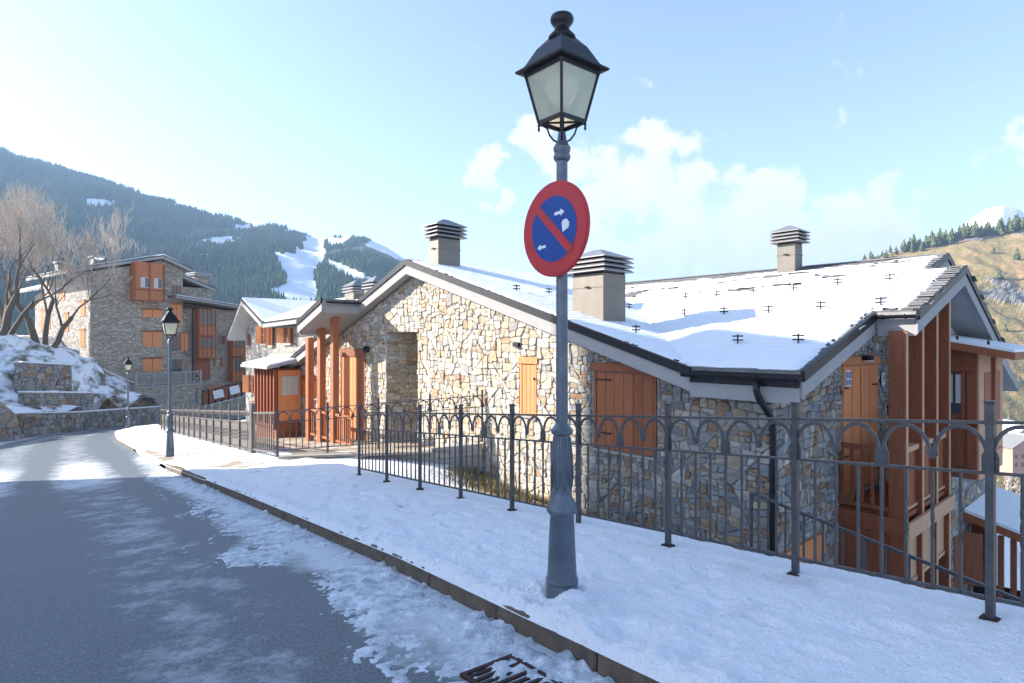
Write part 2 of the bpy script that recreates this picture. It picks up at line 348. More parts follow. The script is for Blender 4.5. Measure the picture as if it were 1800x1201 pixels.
# slush and frozen snow along the gutter: a height field that dips under the asphalt where the road is bare
def strip(name, t0, t1, dt, w0, w1, dw, mat, hfun, side):
    ts = np.arange(t0, t1 + 1e-6, dt); ws = np.arange(w0, w1 + 1e-6, dw); T, Wd = np.meshgrid(ts, ws, indexing='ij')
    q = kerb_q(T) + side * Wd; X = UX * T + NX * (q + FD); Y = UY * T + NY * (q + FD)
    h, mask, cols = hfun(T, Wd, X, Y); Z = -EYE - SL * T + h
    return grid_mesh(name, X, Y, Z, mask, mat, cols, kind='structure')
GRATE_T, GRATE_W = 2.68, .42
def slush_h(T, Wd, X, Y):
    n = fbm(T * 1.3, Wd * 2.2, 5, 3); n2 = fbm(T * 8, Wd * 8, 4, 9); n3 = fbm(T * 22, Wd * 22, 3, 19)
    width = np.interp(T, [0, 2.2, 4, 7, 11, 16, 20], [.52, .60, .70, .80, .78, .5, .2]) * (.8 + .45 * vnoise(T * .9, T * 0, 31))
    env = 1 - Wd / width
    gut = .35 * np.exp(-((Wd - .33) / .16) ** 2) * sstep(3.2, 5, T)     # wheel-worn line just off the kerb
    h = .060 * (n - .60 + .30 * np.clip(env, -1, 1) - gut * .55) + .050 * (n2 - .53) * np.clip(env * 2 + .3, 0, 1) + .036 * (n3 - .5)
    near = np.exp(-((T - 2.3) / 1.5) ** 2)
    h = h + .05 * near * np.clip(env, 0, 1) * n2
    g = np.exp(-(((T - GRATE_T) / .30) ** 4 + ((Wd - GRATE_W) / .15) ** 4)); h = h + g * .02 - g * (.022 + .34 * (n2 - .47))
    h = np.where(env < -.15, h - .03 * (-.15 - env) - .005, h)
    h = h - .05 * np.exp(-(Wd / .10) ** 2) * (1.1 - n2 * 1.4); h = np.minimum(h, .058)
    return -.138 + h, (h > -.028), None
mSlush = MIX('slush', [(.36, .41, .46), (.78, .82, .86)], 7, .36, .64, rough=.65, bump=.02, bscale=45, spec=.35)
strip('slush', .2, 13, .022, .0, 2.2, .022, mSlush, slush_h, -1)
strip('slush', 13, 22, .05, .0, 2.2, .05, mSlush, slush_h, -1)
def frost_h(T, Wd, X, Y):
    tr = np.abs(np.mod(Wd + .25 * np.sin(T * .12), 1.75) - .9)           # snow left between the wheel tracks further down the street
    n = fbm(T * .35, Wd * 1.2, 5, 44); f = sstep(12, 26, T)
    h = .03 * (n - .86 + f * (.26 - .22 * tr) + .12 * sstep(3.2, 4.7, Wd) * f)
    return -.148 + h - .012 * np.clip(Wd / 5, 0, 1), (h > -.02), None
0 and strip('snow_on_road', 14, 44, .12, .6, 4.9, .08, mSlush, frost_h, -1)

foot = [(rng.uniform(.3, 14), rng.uniform(.25, 1.75), rng.uniform(.05, .10)) for _ in range(170)]
def walk_h(T, Wd, X, Y):
    n = fbm(X * .9, Y * .9, 4, 2); n2 = fbm(X * 5, Y * 5, 4, 8); n3 = fbm(X * 18, Y * 18, 3, 12)
    rough = np.exp(-(Wd / .33) ** 2) + .75 * np.exp(-(((T - 3.2) / .55) ** 2 + ((Wd - .45) / .4) ** 2)) + .8 * np.exp(-(((T - 1.2) / .8) ** 2 + ((Wd - .35) / .45) ** 2))
    rough = rough + .7 * np.exp(-(((T - 4.9) / .35) ** 2 + ((Wd - .6) / .22) ** 2))
    h = .035 + .05 * (n - .5) + .045 * (n2 - .5) + rough * (.085 * (n2 - .28) + .03 * (n3 - .5)) + .014 * (n3 - .5)
    for a, b, r in foot:
        if T.min() - .3 < a < T.max() + .3 and r < .085:
            h = h - .036 * np.exp(-(((T - a) / (r * 1.5)) ** 2 + ((Wd - b) / r) ** 2)) * (.6 + .8 * n3)
    for tr0, tr1, q0, sp in ((.2, 13.5, 1.05, .62), (1.5, 13.0, 1.42, .66), (.4, 9.0, .68, .60)):
        k = 0; a = tr0
        while a < tr1:
            b = q0 + .11 * (-1) ** k + .10 * math.sin(a * .9 + q0 * 7); u = (T - a) / .135; v = (Wd - b) / .058
            if a > T.min() - .3 and a < T.max() + .3:
                rr = u * u + v * v; h = h - (.040 + .014 * n3) * np.exp(-rr ** 2) + .010 * np.exp(-((np.sqrt(rr) - 1.25) / .22) ** 2)
            a += sp + .07 * math.sin(k * 2.7); k += 1
    lr = np.hypot(T - 3.25, Wd - .37); h = h + .045 * np.exp(-((lr - .17) / .07) ** 2) * (.4 + n2)
    edge = sstep(.005, .07, Wd + .035 * (n2 - .5) + .02 * (n3 - .5)); h = h * edge - .012 * (1 - edge)
    base = np.exp(-(((T - 3.25) / .22) ** 2 + ((Wd - .37) / .2) ** 2)); h = h - .02 * base
    ew = (FT(0, 0).x * 0) + (-kerb_q(T) + .32)
    return h, Wd < ew, None
mWalk = MIX('pavement_snow', [(.60, .58, .57), (.90, .915, .935)], .9, .20, .40, rough=.75, bump=.03, bscale=40, spec=.3)
strip('pavement', .6, 6.4, .018, .0, 2.5, .018, mWalk, walk_h, 1)
strip('pavement', 6.4, 13.2, .034, .0, 3.0, .034, mWalk, walk_h, 1)
strip('pavement', -3, .6, .06, .0, 2.5, .06, mWalk, walk_h, 1)
def walk2_h(T, Wd, X, Y):
    n = fbm(X * .9, Y * .9, 4, 2); n2 = fbm(X * 4, Y * 4, 4, 8)
    bare = np.exp(-(((T - 15.6) / 1.5) ** 2 + ((Wd - 1.3) / 1.1) ** 2))
    h = .03 + .03 * (n - .5) + .02 * (n2 - .5) - bare * (.105 - .06 * n2) + .05 * sstep(22, 26, T) * np.exp(-((Wd - .3) / .5) ** 2) * n2 * 2
    edge = sstep(0, .12, Wd); h = h * edge - .035 * (1 - edge) - .1 * sstep(18, 19, T) * sstep(25, 24, T) * sstep(1.2, 0, Wd)
    return h, Wd < -kerb_q(T) + .35, None
strip('pavement', 13.2, 56, .08, .0, 17, .08, mWalk, walk2_h, 1)
def slab_h(T, Wd, X, Y): return np.full_like(T, -.035), Wd < -kerb_q(T) + .3, None
strip('paving', -3, 42, .5, .10, 3.4, .3, mPave, slab_h, 1)

kerb = empty('kerb', FT(0, -2.0), label='low granite kerb edging the snowy pavement along the road', cat='kerb')
def kerb_run(t0, t1, L, top):
    t = t0
    while t < t1:
        e = min(t + L * random.uniform(.9, 1.1), t1); g = .006
        b = MB(); V = []
        for z in (-.24, top):
            for tk, qo in ((t + g, 0), (e - g, 0), (e - g, .13), (t + g, .13)):
                V.append(FT(tk, float(kerb_q(tk)) + qo + (.012 if z > -.1 else 0), z + random.uniform(-.004, .004)) - kerb.location)
        b.hexa(V); b.build('kerb_stone', mKerb, kerb, bevel=.014); t = e
kerb_run(-1.5, 17.5, 1.0, .0)
kerb_run(25.5, 42, 1.2, -.02)

# drain grate half buried in the slush
g0 = FT(GRATE_T, float(kerb_q(GRATE_T)) - GRATE_W, -.136)
grate = empty('drain_grate', g0, math.atan2(UY, UX), 'rusty slotted drain grate half buried in slush by the kerb', 'drain')
grate.rotation_euler = (0, math.atan(SL), math.atan2(UY, UX))
b = MB(); 
for x0, x1, y0, y1 in ((-.36, .36, -.19, -.16), (-.36, .36, .16, .19), (-.36, -.33, -.16, .16), (.33, .36, -.16, .16)): b.box(x0, x1, y0, y1, -.03, .012)
b.build('frame', mRust, grate)
MB().box(-.33, .33, -.16, .16, -.09, -.06).build('pit', mDark, grate)
bm_ = MB(); bm_.prism([(-.012, -.03), (.014, -.03), (.014, .006), (-.012, .006)], 1, -.16, .16); me = bm_.mesh('slat', mRust)
for i in range(11):
    o = link_mesh('slat', me, grate); o.location = (-.30 + i * .06, 0, 0)

# garden bank between the fence and the house, and the paved terrace by the porch
def garden_h(X, Y):
    t, q = TQ(X, Y); s, d = SD(X, Y)
    D = np.interp(s, [-9.2, -7.6, -6.64, -4.2, -1.78, .5, 2], [0, .35, .75, 1.10, 1.5, 2.3, 3.0])
    fr = np.clip(np.where(s < .3, q / np.maximum(q - d, .05), q / 1.6), 0, 1)
    n = fbm(X * 1.3, Y * 1.3, 4, 61)
    return -EYE - SL * t - .02 - D * fr ** .55 + (n - .5) * .14 * sstep(.1, .7, q) * .6
gx = np.arange(-7.5, 7.0, .075); gy = np.arange(1.5, 17, .075); X, Y = np.meshgrid(gx, gy); t_, q_ = TQ(X, Y); s_, d_ = SD(X, Y)
line = 14.85 - (X + 5.8) * .075
mask = (q_ > .12) & (d_ < .1) & (Y < line + .1) & (s_ < 1.6) & ((t_ < 10.9) | (q_ > -9))
mGarden = MIX('garden_snow', [(.30, .24, .14), (.85, .875, .90)], .75, .34, .46, rough=.85, bump=.03, bscale=14, attr='tint')
Hn = garden_h(X, Y); snow_amt = .10 - .50 * np.exp(-((d_ + .45) / .5) ** 2) * (s_ > -7.5) - .05 * sstep(-2, 1, s_)
grid_mesh('garden', X, Y, Hn, mask, mGarden, snow_amt[..., None].repeat(3, -1), kind='structure')
gx = np.arange(-20, 0.5, .3); gy = np.arange(12, 36, .3); X, Y = np.meshgrid(gx, gy); t_, q_ = TQ(X, Y); s_, d_ = SD(X, Y)
mask = (q_ > -.3) & (d_ < .4) & (Y > 14.85 - (X + 5.8) * .075 - .3) & (s_ < -6)
grid_mesh('terrace', X, Y, -EYE - SL * t_ + .012 + .01 * (fbm(X * 2, Y * 2, 3, 4) - .5), mask, mPave, kind='structure')
b = MB(); a = FT(*TQ(-1.9, 14.62), 0); c = Vector((-.75, 14.5, -2.62))
b.bar(Vector((-1.95, 14.60, -2.73)), Vector((-.72, 14.47, -2.60)), .16, .26)
MB().hexa([(-5.83, 14.88, -4.2), (-.72, 14.50, -4.2), (-.72, 14.75, -4.2), (-5.83, 15.13, -4.2), (-5.83, 14.88, -2.87), (-.72, 14.50, -2.62), (-.72, 14.75, -2.62), (-5.83, 15.13, -2.87)]).build('terrace_edge', mConc, kind='structure')
tag(b.build('terrace_kerb', mConc, bevel=.01), 'short concrete edging block under the end of the terrace railing', 'edging')
# dry grass on the bank under the house wall
b = MB()
for i in range(6500):
    s = random.uniform(-7.3, -.4); d = -abs(random.gauss(0, .5)) - .04
    if d < -1.5: continue
    x = HC[0] - E1[0] * s + E2[0] * d; y = HC[1] - E1[1] * s + E2[1] * d; z = float(garden_h(np.array(x), np.array(y)))
    if vnoise(np.array(x * 1.7), np.array(y * 1.7), 71) < .30: continue
    h = random.uniform(.05, .20); a = random.uniform(0, 6.28); l = random.uniform(.02, .12); wd = .008 + .008 * random.random()
    dx, dy = math.cos(a), math.sin(a)
    b.add([(x - dy * wd, y + dx * wd, z - .01), (x + dy * wd, y - dx * wd, z - .01), (x + dx * l, y + dy * l, z + h)], [(0, 1, 2)], random.choice([(.30, .23, .10), (.22, .19, .08), (.13, .14, .05), (.20, .13, .06)]))
tag(b.build('dry_grass', M('dry_grass', (1, 1, 1), .9, tint=True), None), 'tufts of dry grass on the bank under the stone wall', 'grass', kind='stuff')
# ---------------------------------------------------------------- rubble masonry, stone by stone
PAL = [(.21, .22, .235), (.25, .255, .26), (.29, .285, .275), (.34, .325, .295), (.39, .365, .325), (.38, .32, .24), (.35, .275, .185), (.30, .195, .11), (.27, .14, .075), (.17, .175, .185), (.42, .405, .375)]
PW = [12, 12, 11, 11, 9, 11, 9, 9, 7, 5, 6]
def clip_poly(P, n, k):
    """keep the part of P where n.p <= k"""
    o = []
    for i in range(len(P)):
        a = P[i]; c = P[(i + 1) % len(P)]; da = n[0] * a[0] + n[1] * a[1] - k; dc = n[0] * c[0] + n[1] * c[1] - k
        if da <= 0: o.append(a)
        if (da < 0) != (dc < 0) and da != dc:
            t = da / (da - dc); o.append((a[0] + (c[0] - a[0]) * t, a[1] + (c[1] - a[1]) * t))
    return o
def area(P): return .5 * sum(P[i][0] * P[(i + 1) % len(P)][1] - P[(i + 1) % len(P)][0] * P[i][1] for i in range(len(P)))
def split_cell(P, A, rn, out, asp):
    xs = [p[0] for p in P]; ys = [p[1] for p in P]; w = max(xs) - min(xs); h = max(ys) - min(ys)
    if area(P) < A * rn.choice([.45, .8, 1.1, 1.5, 2.1]) or len(out) > 9000: out.append(P); return
    t = rn.uniform(.36, .64); ti = rn.gauss(0, .13)
    if w > h * asp: n = (math.cos(ti), math.sin(ti))
    else: n = (math.sin(ti), math.cos(ti))
    c = (min(xs) + t * w, min(ys) + t * h); k = n[0] * c[0] + n[1] * c[1]
    for sg in (1, -1):
        Q = clip_poly(P, (sg * n[0], sg * n[1]), sg * k)
        if len(Q) >= 3: split_cell(Q, A, rn, out, asp)
def rubble(u0, u1, v0, v1, w, h, seed, halfplanes=(), holes=(), joint=.0055):
    """irregular masonry: coarse Voronoi blocks broken down into squarish stones of mixed size"""
    rn = random.Random(seed); B = 1.05; S = []
    for i in range(int((u1 - u0) / B) + 3):
        for j in range(int((v1 - v0) / (B * .7)) + 3): S.append((u0 + (i - 1 + rn.uniform(-.42, .42) + (j % 2) * .5) * B, v0 + (j - 1 + rn.uniform(-.42, .42)) * B * .7))
    S = np.array(S); cells = []
    for c in S:
        nb = np.argsort(((S - c) ** 2).sum(1))[1:13]; P = [(c[0] - 3, c[1] - 3), (c[0] + 3, c[1] - 3), (c[0] + 3, c[1] + 3), (c[0] - 3, c[1] + 3)]
        for j in nb:
            n = S[j] - c; P = clip_poly(P, n, n @ ((S[j] + c) / 2))
            if len(P) < 3: break
        for n, kk in (((-1, 0), -u0), ((1, 0), u1), ((0, -1), -v0), ((0, 1), v1)):
            if len(P) >= 3: P = clip_poly(P, n, kk)
        if len(P) >= 3: split_cell(P, w * h, rn, cells, w / h * .85)
    out = []
    for P in cells:
        for n, kk in halfplanes:
            if len(P) >= 3: P = clip_poly(P, n, kk)
        for a, b2, c2, d2 in holes:
            if len(P) < 3: break
            xs = [p[0] for p in P]; ys = [p[1] for p in P]
            if max(xs) <= a or min(xs) >= b2 or max(ys) <= c2 or min(ys) >= d2: continue
            cand = [clip_poly(P, (1, 0), a), clip_poly(P, (-1, 0), -b2), clip_poly(P, (0, 1), c2), clip_poly(P, (0, -1), -d2)]
            P = max(cand, key=lambda q: area(q) if len(q) > 2 else 0)
        if len(P) < 3 or area(P) < .0012: continue
        cx = sum(p[0] for p in P) / len(P); cz = sum(p[1] for p in P) / len(P); Q = []
        for m in range(len(P)):
            a, c1, e = P[m - 1], P[m], P[(m + 1) % len(P)]
            if math.dist(a, c1) < .02: continue
            if len(P) < 7:
                f = rn.uniform(.06, .26); g = rn.uniform(.06, .26)
                Q.append((c1[0] + (a[0] - c1[0]) * f, c1[1] + (a[1] - c1[1]) * f)); Q.append((c1[0] + (e[0] - c1[0]) * g, c1[1] + (e[1] - c1[1]) * g))
            else: Q.append(c1)
        if len(Q) < 4: Q = P
        R2 = []
        for p in Q:
            dx, dz = p[0] - cx + rn.gauss(0, .006), p[1] - cz + rn.gauss(0, .006); L = math.hypot(dx, dz); f = max(0, L - joint * rn.uniform(.5, 2.2)) / max(L, 1e-5); R2.append((cx + dx * f, cz + dz * f))
        if area(R2) > .0008: out.append(R2)
    return out
def stone_mesh(mb, P, fr, rn, depth=(.012, .042), lit_tone=0, back=-.01):
    cx = sum(p[0] for p in P) / len(P); cz = sum(p[1] for p in P) / len(P); dp = rn.uniform(*depth); tx = rn.uniform(-.09, .09); tz = rn.uniform(-.09, .09); ins = rn.uniform(.78, .90)
    wts = list(PW)
    if lit_tone:
        wts = [a * b for a, b in zip(PW, [.25, .35, .6, 1.5, 1.9, 2.0, 1.5, .7, .3, .2, 1.6])]  # sunlight painted into a paler, warmer stone mix
    if lit_tone == 2: wts = [0, 0, 2, 6, 8, 14, 14, 5, 2, 0, 3]  # alcove: bounced light painted as tan stone
    c = rn.choices(PAL, wts)[0]; c = tuple(a * .70 + b * .30 for a, b in zip(c, (.40, .345, .265))) if lit_tone == 1 else tuple(a * .8 + b * .2 for a, b in zip(c, (.31, .29, .26))); g = rn.uniform(.82, 1.18) * (1.62 if lit_tone else 1.22); c = tuple(min(.75, x * g) for x in c); n = len(P)
    V = [fr(p[0], p[1], back) for p in P]
    V += [fr(cx + (p[0] - cx) * ins, cz + (p[1] - cz) * ins, dp + (p[0] - cx) * tx + (p[1] - cz) * tz + rn.uniform(-.003, .003)) for p in P]
    V2 = [fr(cx + (p[0] - cx) * .985, cz + (p[1] - cz) * .985, dp * .62) for p in P]
    V = V[:n] + V2 + V[n:]
    F = [(i, (i + 1) % n, n + (i + 1) % n, n + i) for i in range(n)] + [(n + i, n + (i + 1) % n, 2 * n + (i + 1) % n, 2 * n + i) for i in range(n)] + [tuple(range(2 * n, 3 * n))]
    mb.add(V, F, c)
def lay_stones(layers, parent, rn, limit, view=lambda P, L: area(P)):
    """layers: (polygons, frame function, options). The largest in view become objects, the rest one part."""
    items = [(view(P, L), P, L) for L in layers for P in L[0]]
    items.sort(key=lambda x: -x[0]); rest = MB()
    for k, (_, P, L) in enumerate(items):
        if k < limit:
            cx = sum(p[0] for p in P) / len(P); cz = sum(p[1] for p in P) / len(P); o = Vector(L[1](cx, cz, 0))
            b = MB(); stone_mesh(b, P, lambda u, v, w_: Vector(L[1](u, v, w_)) - o, rn, **L[2]); b.build('stone', mStone, parent, loc=o)
        else: stone_mesh(rest, P, L[1], rn, **L[2])
    if rest.v: rest.build('stonework', mStone, parent, kind='stuff')

# ---------------------------------------------------------------- the stone house by the street
house = empty('stone_house', (HC[0], HC[1], 0), HA, 'large stone house with snowy slate roofs, metal chimneys and orange shutters behind the street fence', 'house')
def P_(name, mb, mat, **k): return mb.build(name, mat, house, **k)
zAR = lambda s, d: -.367 - .305 * (s + 1.44)
zAL = lambda s, d: 2.244 + .351 * (s + 10)
zBF = lambda s, d: -.435 + .31 * (d + .3)
zBR = lambda s, d: 2.045 - .36 * (d - 7.7)
zER = lambda s, d: 1.545 - .41 * (d - 6.09)
TH = .34      # roof build-up over the walls
# walls: mortar backing with the stones laid on it
WT = .02
def wall_W():
    b = MB(); 
    # pieces between the openings (alcove -11.68..-9.97, shutter windows are built in front)
    top = lambda s: (zAR(s, 0) if s > -10 else zAL(s, 0)) - TH
    def piece(s0, s1, z0=-5.2, z1=None):
        a = top(s0) if z1 is None else z1; c = top(s1) if z1 is None else z1
        b.hexa([(s0, 0, z0), (s1, 0, z0), (s1, .4, z0), (s0, .4, z0), (s0, 0, a), (s1, 0, c), (s1, .4, c), (s0, .4, a)])
    piece(-19.1, -12.0); piece(-12.0, -11.68); piece(-9.97, -1.17)
    b.hexa([(-1.17, 0, -7.5), (0, 0, -7.5), (0, .4, -7.5), (-1.17, .4, -7.5), (-1.17, 0, -.62), (0, 0, -.62), (0, .4, -.62), (-1.17, .4, -.62)])
    b.hexa([(-11.68, 0, .27), (-10, 0, .27), (-10, .4, .27), (-11.68, .4, .27), (-11.68, 0, top(-11.68)), (-10, 0, top(-10)), (-10, .4, top(-10)), (-11.68, .4, top(-11.68))])
    b.hexa([(-10, 0, .27), (-9.97, 0, .27), (-9.97, .4, .27), (-10, .4, .27), (-10, 0, top(-10)), (-9.97, 0, top(-9.97)), (-9.97, .4, top(-9.97)), (-10, .4, top(-10))])
    # alcove: far jamb, near jamb, back, ceiling
    b.box(-11.98, -11.68, .4, 2.4, -5, .27); b.box(-9.97, -9.67, .4, 2.4, -5, .27); b.box(-11.98, -9.67, 2.4, 2.6, -5, .57); b.box(-11.68, -9.97, .4, 2.4, .27, .57)
    return b
P_('street_wall', wall_W(), mMortar)
def wall_B():
    b = MB()
    zt = lambda d: (zBF(0, d) if d < 7.7 else zBR(0, d)) - .3
    for d0, d1 in ((.4, 2.96), (2.96, 4.87), (4.87, 6.0), (6.0, 7.7), (7.7, 17)):
        b.hexa([(-.4, d0, -9.5), (0, d0, -9.5), (0, d1, -9.5), (-.4, d1, -9.5), (-.4, d0, zt(d0)), (0, d0, zt(d0)), (0, d1, zt(d1)), (-.4, d1, zt(d1))])
    b.box(-.4, 0, 0, .4, -9.5, -.62)
    return b
P_('side_wall', wall_B(), mMortar)
P_('rear_wall', MB().box(-19, -.4, 16.7, 17, -8, -1.0), mMortar)
rs = random.Random(11)
fW = lambda u, v, w_: (u, -w_, v)
fB = lambda u, v, w_: (w_, u, v)
sA = rubble(-19.05, -4.2, -4.0, 2.0, .25, .175, 3, [((.305, 1), -.367 - .305 * 1.44 - TH - .02), ((-.351, 1), 2.244 + 3.51 - TH - .02)],
            [(-11.68, -9.97, -5, .27), (-5.74, -5.18, -1.68, -.33), (-14.72, -12.97, -5, -.23), (-18.25, -16.48, -2.12, -1.26)])
sB1 = rubble(-4.2, -1.2, -4.9, .5, .225, .14, 5, [((.305, 1), -.367 - .305 * 1.44 - TH - .02)], [(-3.62, -2.06, -2.14, -.43)])
sB0 = rubble(-1.2, 0, -4.9, -.4, .225, .14, 15, [((0, 1), -.64)])
sB2 = rubble(0.0, 7.6, -7.5, 1.75, .24, .15, 8, [((-.31, 1), -.435 + .093 - .32)], [(2.90, 4.93, -2.95, -.26), (.35, 2.0, -6.5, -3.36)])
sB3 = rubble(7.6, 17, -9, 1.75, .5, .27, 9, [((.36, 1), 2.045 + .36 * 7.7 - .32)])
sJ = rubble(0, 2.4, -3.3, .27, .36, .14, 12)
fJ = lambda u, v, w_: (-11.68 + w_, u, v)
sBk = rubble(-11.68, -9.97, -3.3, .27, .36, .14, 13); fBk = lambda u, v, w_: (u, 2.4 - w_, v)
def seen(P, L):
    cx = sum(p[0] for p in P) / len(P); cz = sum(p[1] for p in P) / len(P); q = L[1](cx, cz, 0)
    x = HC[0] - E1[0] * q[0] + E2[0] * q[1]; y = HC[1] - E1[1] * q[0] + E2[1] * q[1]
    if L[1] is fBk: return 0
    if cz < -4.6 or q[1] > 8: return .0001 * area(P)
    n = E2 if L[1] is fW else -E1 * 0 + E1
    v = np.array([x, y]) / math.hypot(x, y); return area(P) * abs(v @ (E2 if L[1] is fW else E1)) / (x * x + y * y)
lay_stones([(sA, fW, dict(lit_tone=1)), (sB1, fW, {}), (sB0, fW, {}), (sB2, fB, {}), (sB3, fB, {}), (sJ, fJ, dict(depth=(.008, .02), lit_tone=2)), (sBk, fBk, dict(depth=(.008, .02), lit_tone=2))], house, rs, 300, seen)  # sunlit stretch of wall and alcove have light painted into their stones

# roof slabs: render soffit, pale fascia, dark metal edge on top
def slab(name, poly, zf, t0, t1, mat, label=None):
    b = MB(); n = len(poly); V = [(s, d, zf(s, d) - t1) for s, d in poly] + [(s, d, zf(s, d) - t0) for s, d in poly]
    b.add(V, [tuple(range(n - 1, -1, -1)), tuple(range(n, 2 * n))] + [(i, (i + 1) % n, n + (i + 1) % n, n + i) for i in range(n)])
    return P_(name, b, mat, label=label)
AR = [(-10, -.35), (-1.17, -.35), (-9.35, 7.7), (-9.35, 12), (-10, 12)]
AL = [(-19.15, -.35), (-14.55, -.35), (-14.55, -1.55), (-12.74, -1.55), (-12.74, -.35), (-10, -.35), (-10, 12), (-19.15, 12)]
BF = [(-1.17, -.35), (.6, -.35), (.6, 7.7), (-9.35, 7.7)]
BRr = [(-9.35, 7.7), (.6, 7.7), (.6, 17.3), (-9.35, 17.3)]
EF = [(.6, 2.77), (1.25, 2.77), (1.25, 6.09), (.6, 6.09)]
ER = [(.6, 6.09), (1.25, 6.09), (1.25, 10.0), (.6, 10.0)]
for poly, zf in ((AR, zAR), (AL, zAL), (BF, zBF), (BRr, zBR), (EF, zBF), (ER, zER)):
    slab('roof_deck', poly, zf, .055, .30, mPlaster)
    slab('roof', poly, zf, 0.0, .052, mSlate)
# fascias and metal edges along the visible eaves and rakes (each stands a little proud of the deck)
def edge(name, a, b_, zf, z0, z1, thick, out, mat, parent=None):
    """board along the plan line a-b, from zf-z1 to zf-z0, thickness outward along out"""
    m = MB(); o = Vector((out[0] * thick, out[1] * thick)); o0 = Vector((out[0] * .003, out[1] * .003)); V = []
    for zz in (z1, z0):
        for p, oo in ((a, o0), (b_, o0), (b_, o), (a, o)): V.append((p[0] + oo[0], p[1] + oo[1], zf(*p) - zz))
    m.hexa(V); return P_(name, m, mat)
def rake(a, b_, zf, out, split=1):
    edge('fascia', a, b_, zf, .135, .375, .03, out, mPlaster)
    edge('metal_edge', a, b_, zf, -.03, .13, .065, out, mGutter)
for a, b_, zf, o in (((-10, -.35), (-1.17, -.35), zAR, (0, -1)), ((-12.74, -.35), (-10, -.35), zAL, (0, -1)), ((-19.15, -.35), (-14.55, -.35), zAL, (0, -1)),
                     ((-14.55, -1.55), (-12.74, -1.55), zAL, (0, -1)), ((.6, -.35), (.6, 2.70), zBF, (1, 0)), ((1.25, 2.72), (1.25, 6.09), zBF, (1, 0)), ((1.25, 6.09), (1.25, 10), zER, (1, 0)), ((.6, 6.3), (.6, 7.7), zBF, (1, 0)), ((.6, 7.7), (.6, 12), zBR, (1, 0))):
    rake(a, b_, zf, o)
edge('fascia', (-1.17, -.35), (.6, -.35), zBF, .20, .46, .03, (0, -1), mPlaster)
edge('fascia', (.66, 2.77), (1.25, 2.77), zBF, .20, .42, .03, (0, -1), mPlaster)
edge('fascia', (-12.74, -1.5), (-12.74, -.35), zAL, .20, .42, .03, (1, 0), mPlaster)
edge('fascia', (-14.55, -1.5), (-14.55, -.35), zAL, .20, .42, .03, (-1, 0), mPlaster)
edge('eave_board', (-1.17, -.36), (.6, -.36), zBF, .02, .22, .035, (0, -1), mGutter)
# gutters with brackets
def gutter(a, b_, out, z, r=.065, n=4):
    m = MB(); L = math.dist(a, b_); ux, uy = (b_[0] - a[0]) / L, (b_[1] - a[1]) / L; prof = [(r * math.cos(t), r * math.sin(t)) for t in np.linspace(math.pi, 2 * math.pi, 8)] + [(r * .82 * math.cos(t), r * .82 * math.sin(t)) for t in np.linspace(2 * math.pi, math.pi, 8)]
    c = (out[0] * (r + .05), out[1] * (r + .05)); k = len(prof); V = []
    for p in (a, b_):
        for x, zz in prof: V.append((p[0] + c[0] + out[0] * x, p[1] + c[1] + out[1] * x, z + zz))
    m.add(V, [tuple(range(k)), tuple(range(2 * k - 1, k - 1, -1))] + [(i, (i + 1) % k, k + (i + 1) % k, k + i) for i in range(k)]); g = P_('gutter', m, mGutter)
    for i in range(n):
        f = (i + .5) / n; q = (a[0] + ux * L * f, a[1] + uy * L * f); m = MB(); V = []
        for e in (-.012, .012):
            for x, zz in [(r * 1.12 * math.cos(t), r * 1.12 * math.sin(t)) for t in np.linspace(math.pi, 2.05 * math.pi, 7)] + [(r * 1.01 * math.cos(t), r * 1.01 * math.sin(t)) for t in np.linspace(2.05 * math.pi, math.pi, 7)]:
                V.append((q[0] + c[0] + out[0] * x + ux * e, q[1] + c[1] + out[1] * x + uy * e, z + zz))
        m.add(V, [tuple(range(14)), tuple(range(27, 13, -1))] + [(j, (j + 1) % 14, 14 + (j + 1) % 14, 14 + j) for j in range(14)]); m.build('gutter_bracket', mGutter, g)
gutter((-1.25, -.38), (.66, -.38), (0, -1), zBF(0, -.35) - .07, n=5)
gutter((.62, 2.73), (1.3, 2.73), (0, -1), zBF(0, 2.77) - .06, n=2)
gutter((-12.70, -1.5), (-12.70, -.4), (1, 0), zAL(-12.74, 0) - .08, n=3)
P_('downpipe', MB().tube([(.02, -.50, -.60), (.02, -.50, -.74), (.05, -.47, -.86), (.07, -.20, -1.10), (.08, -.09, -1.24), (.08, -.075, -1.45), (.08, -.075, -7)], .052, 10), mGutter, smooth=True)
P_('downpipe', MB().tube([(-18.95, -.45, -1.0), (-18.95, -.4, -1.15), (-18.85, -.12, -1.35), (-18.8, -.09, -1.5), (-18.8, -.09, -4.6)], .05, 8), mGutter, smooth=True)

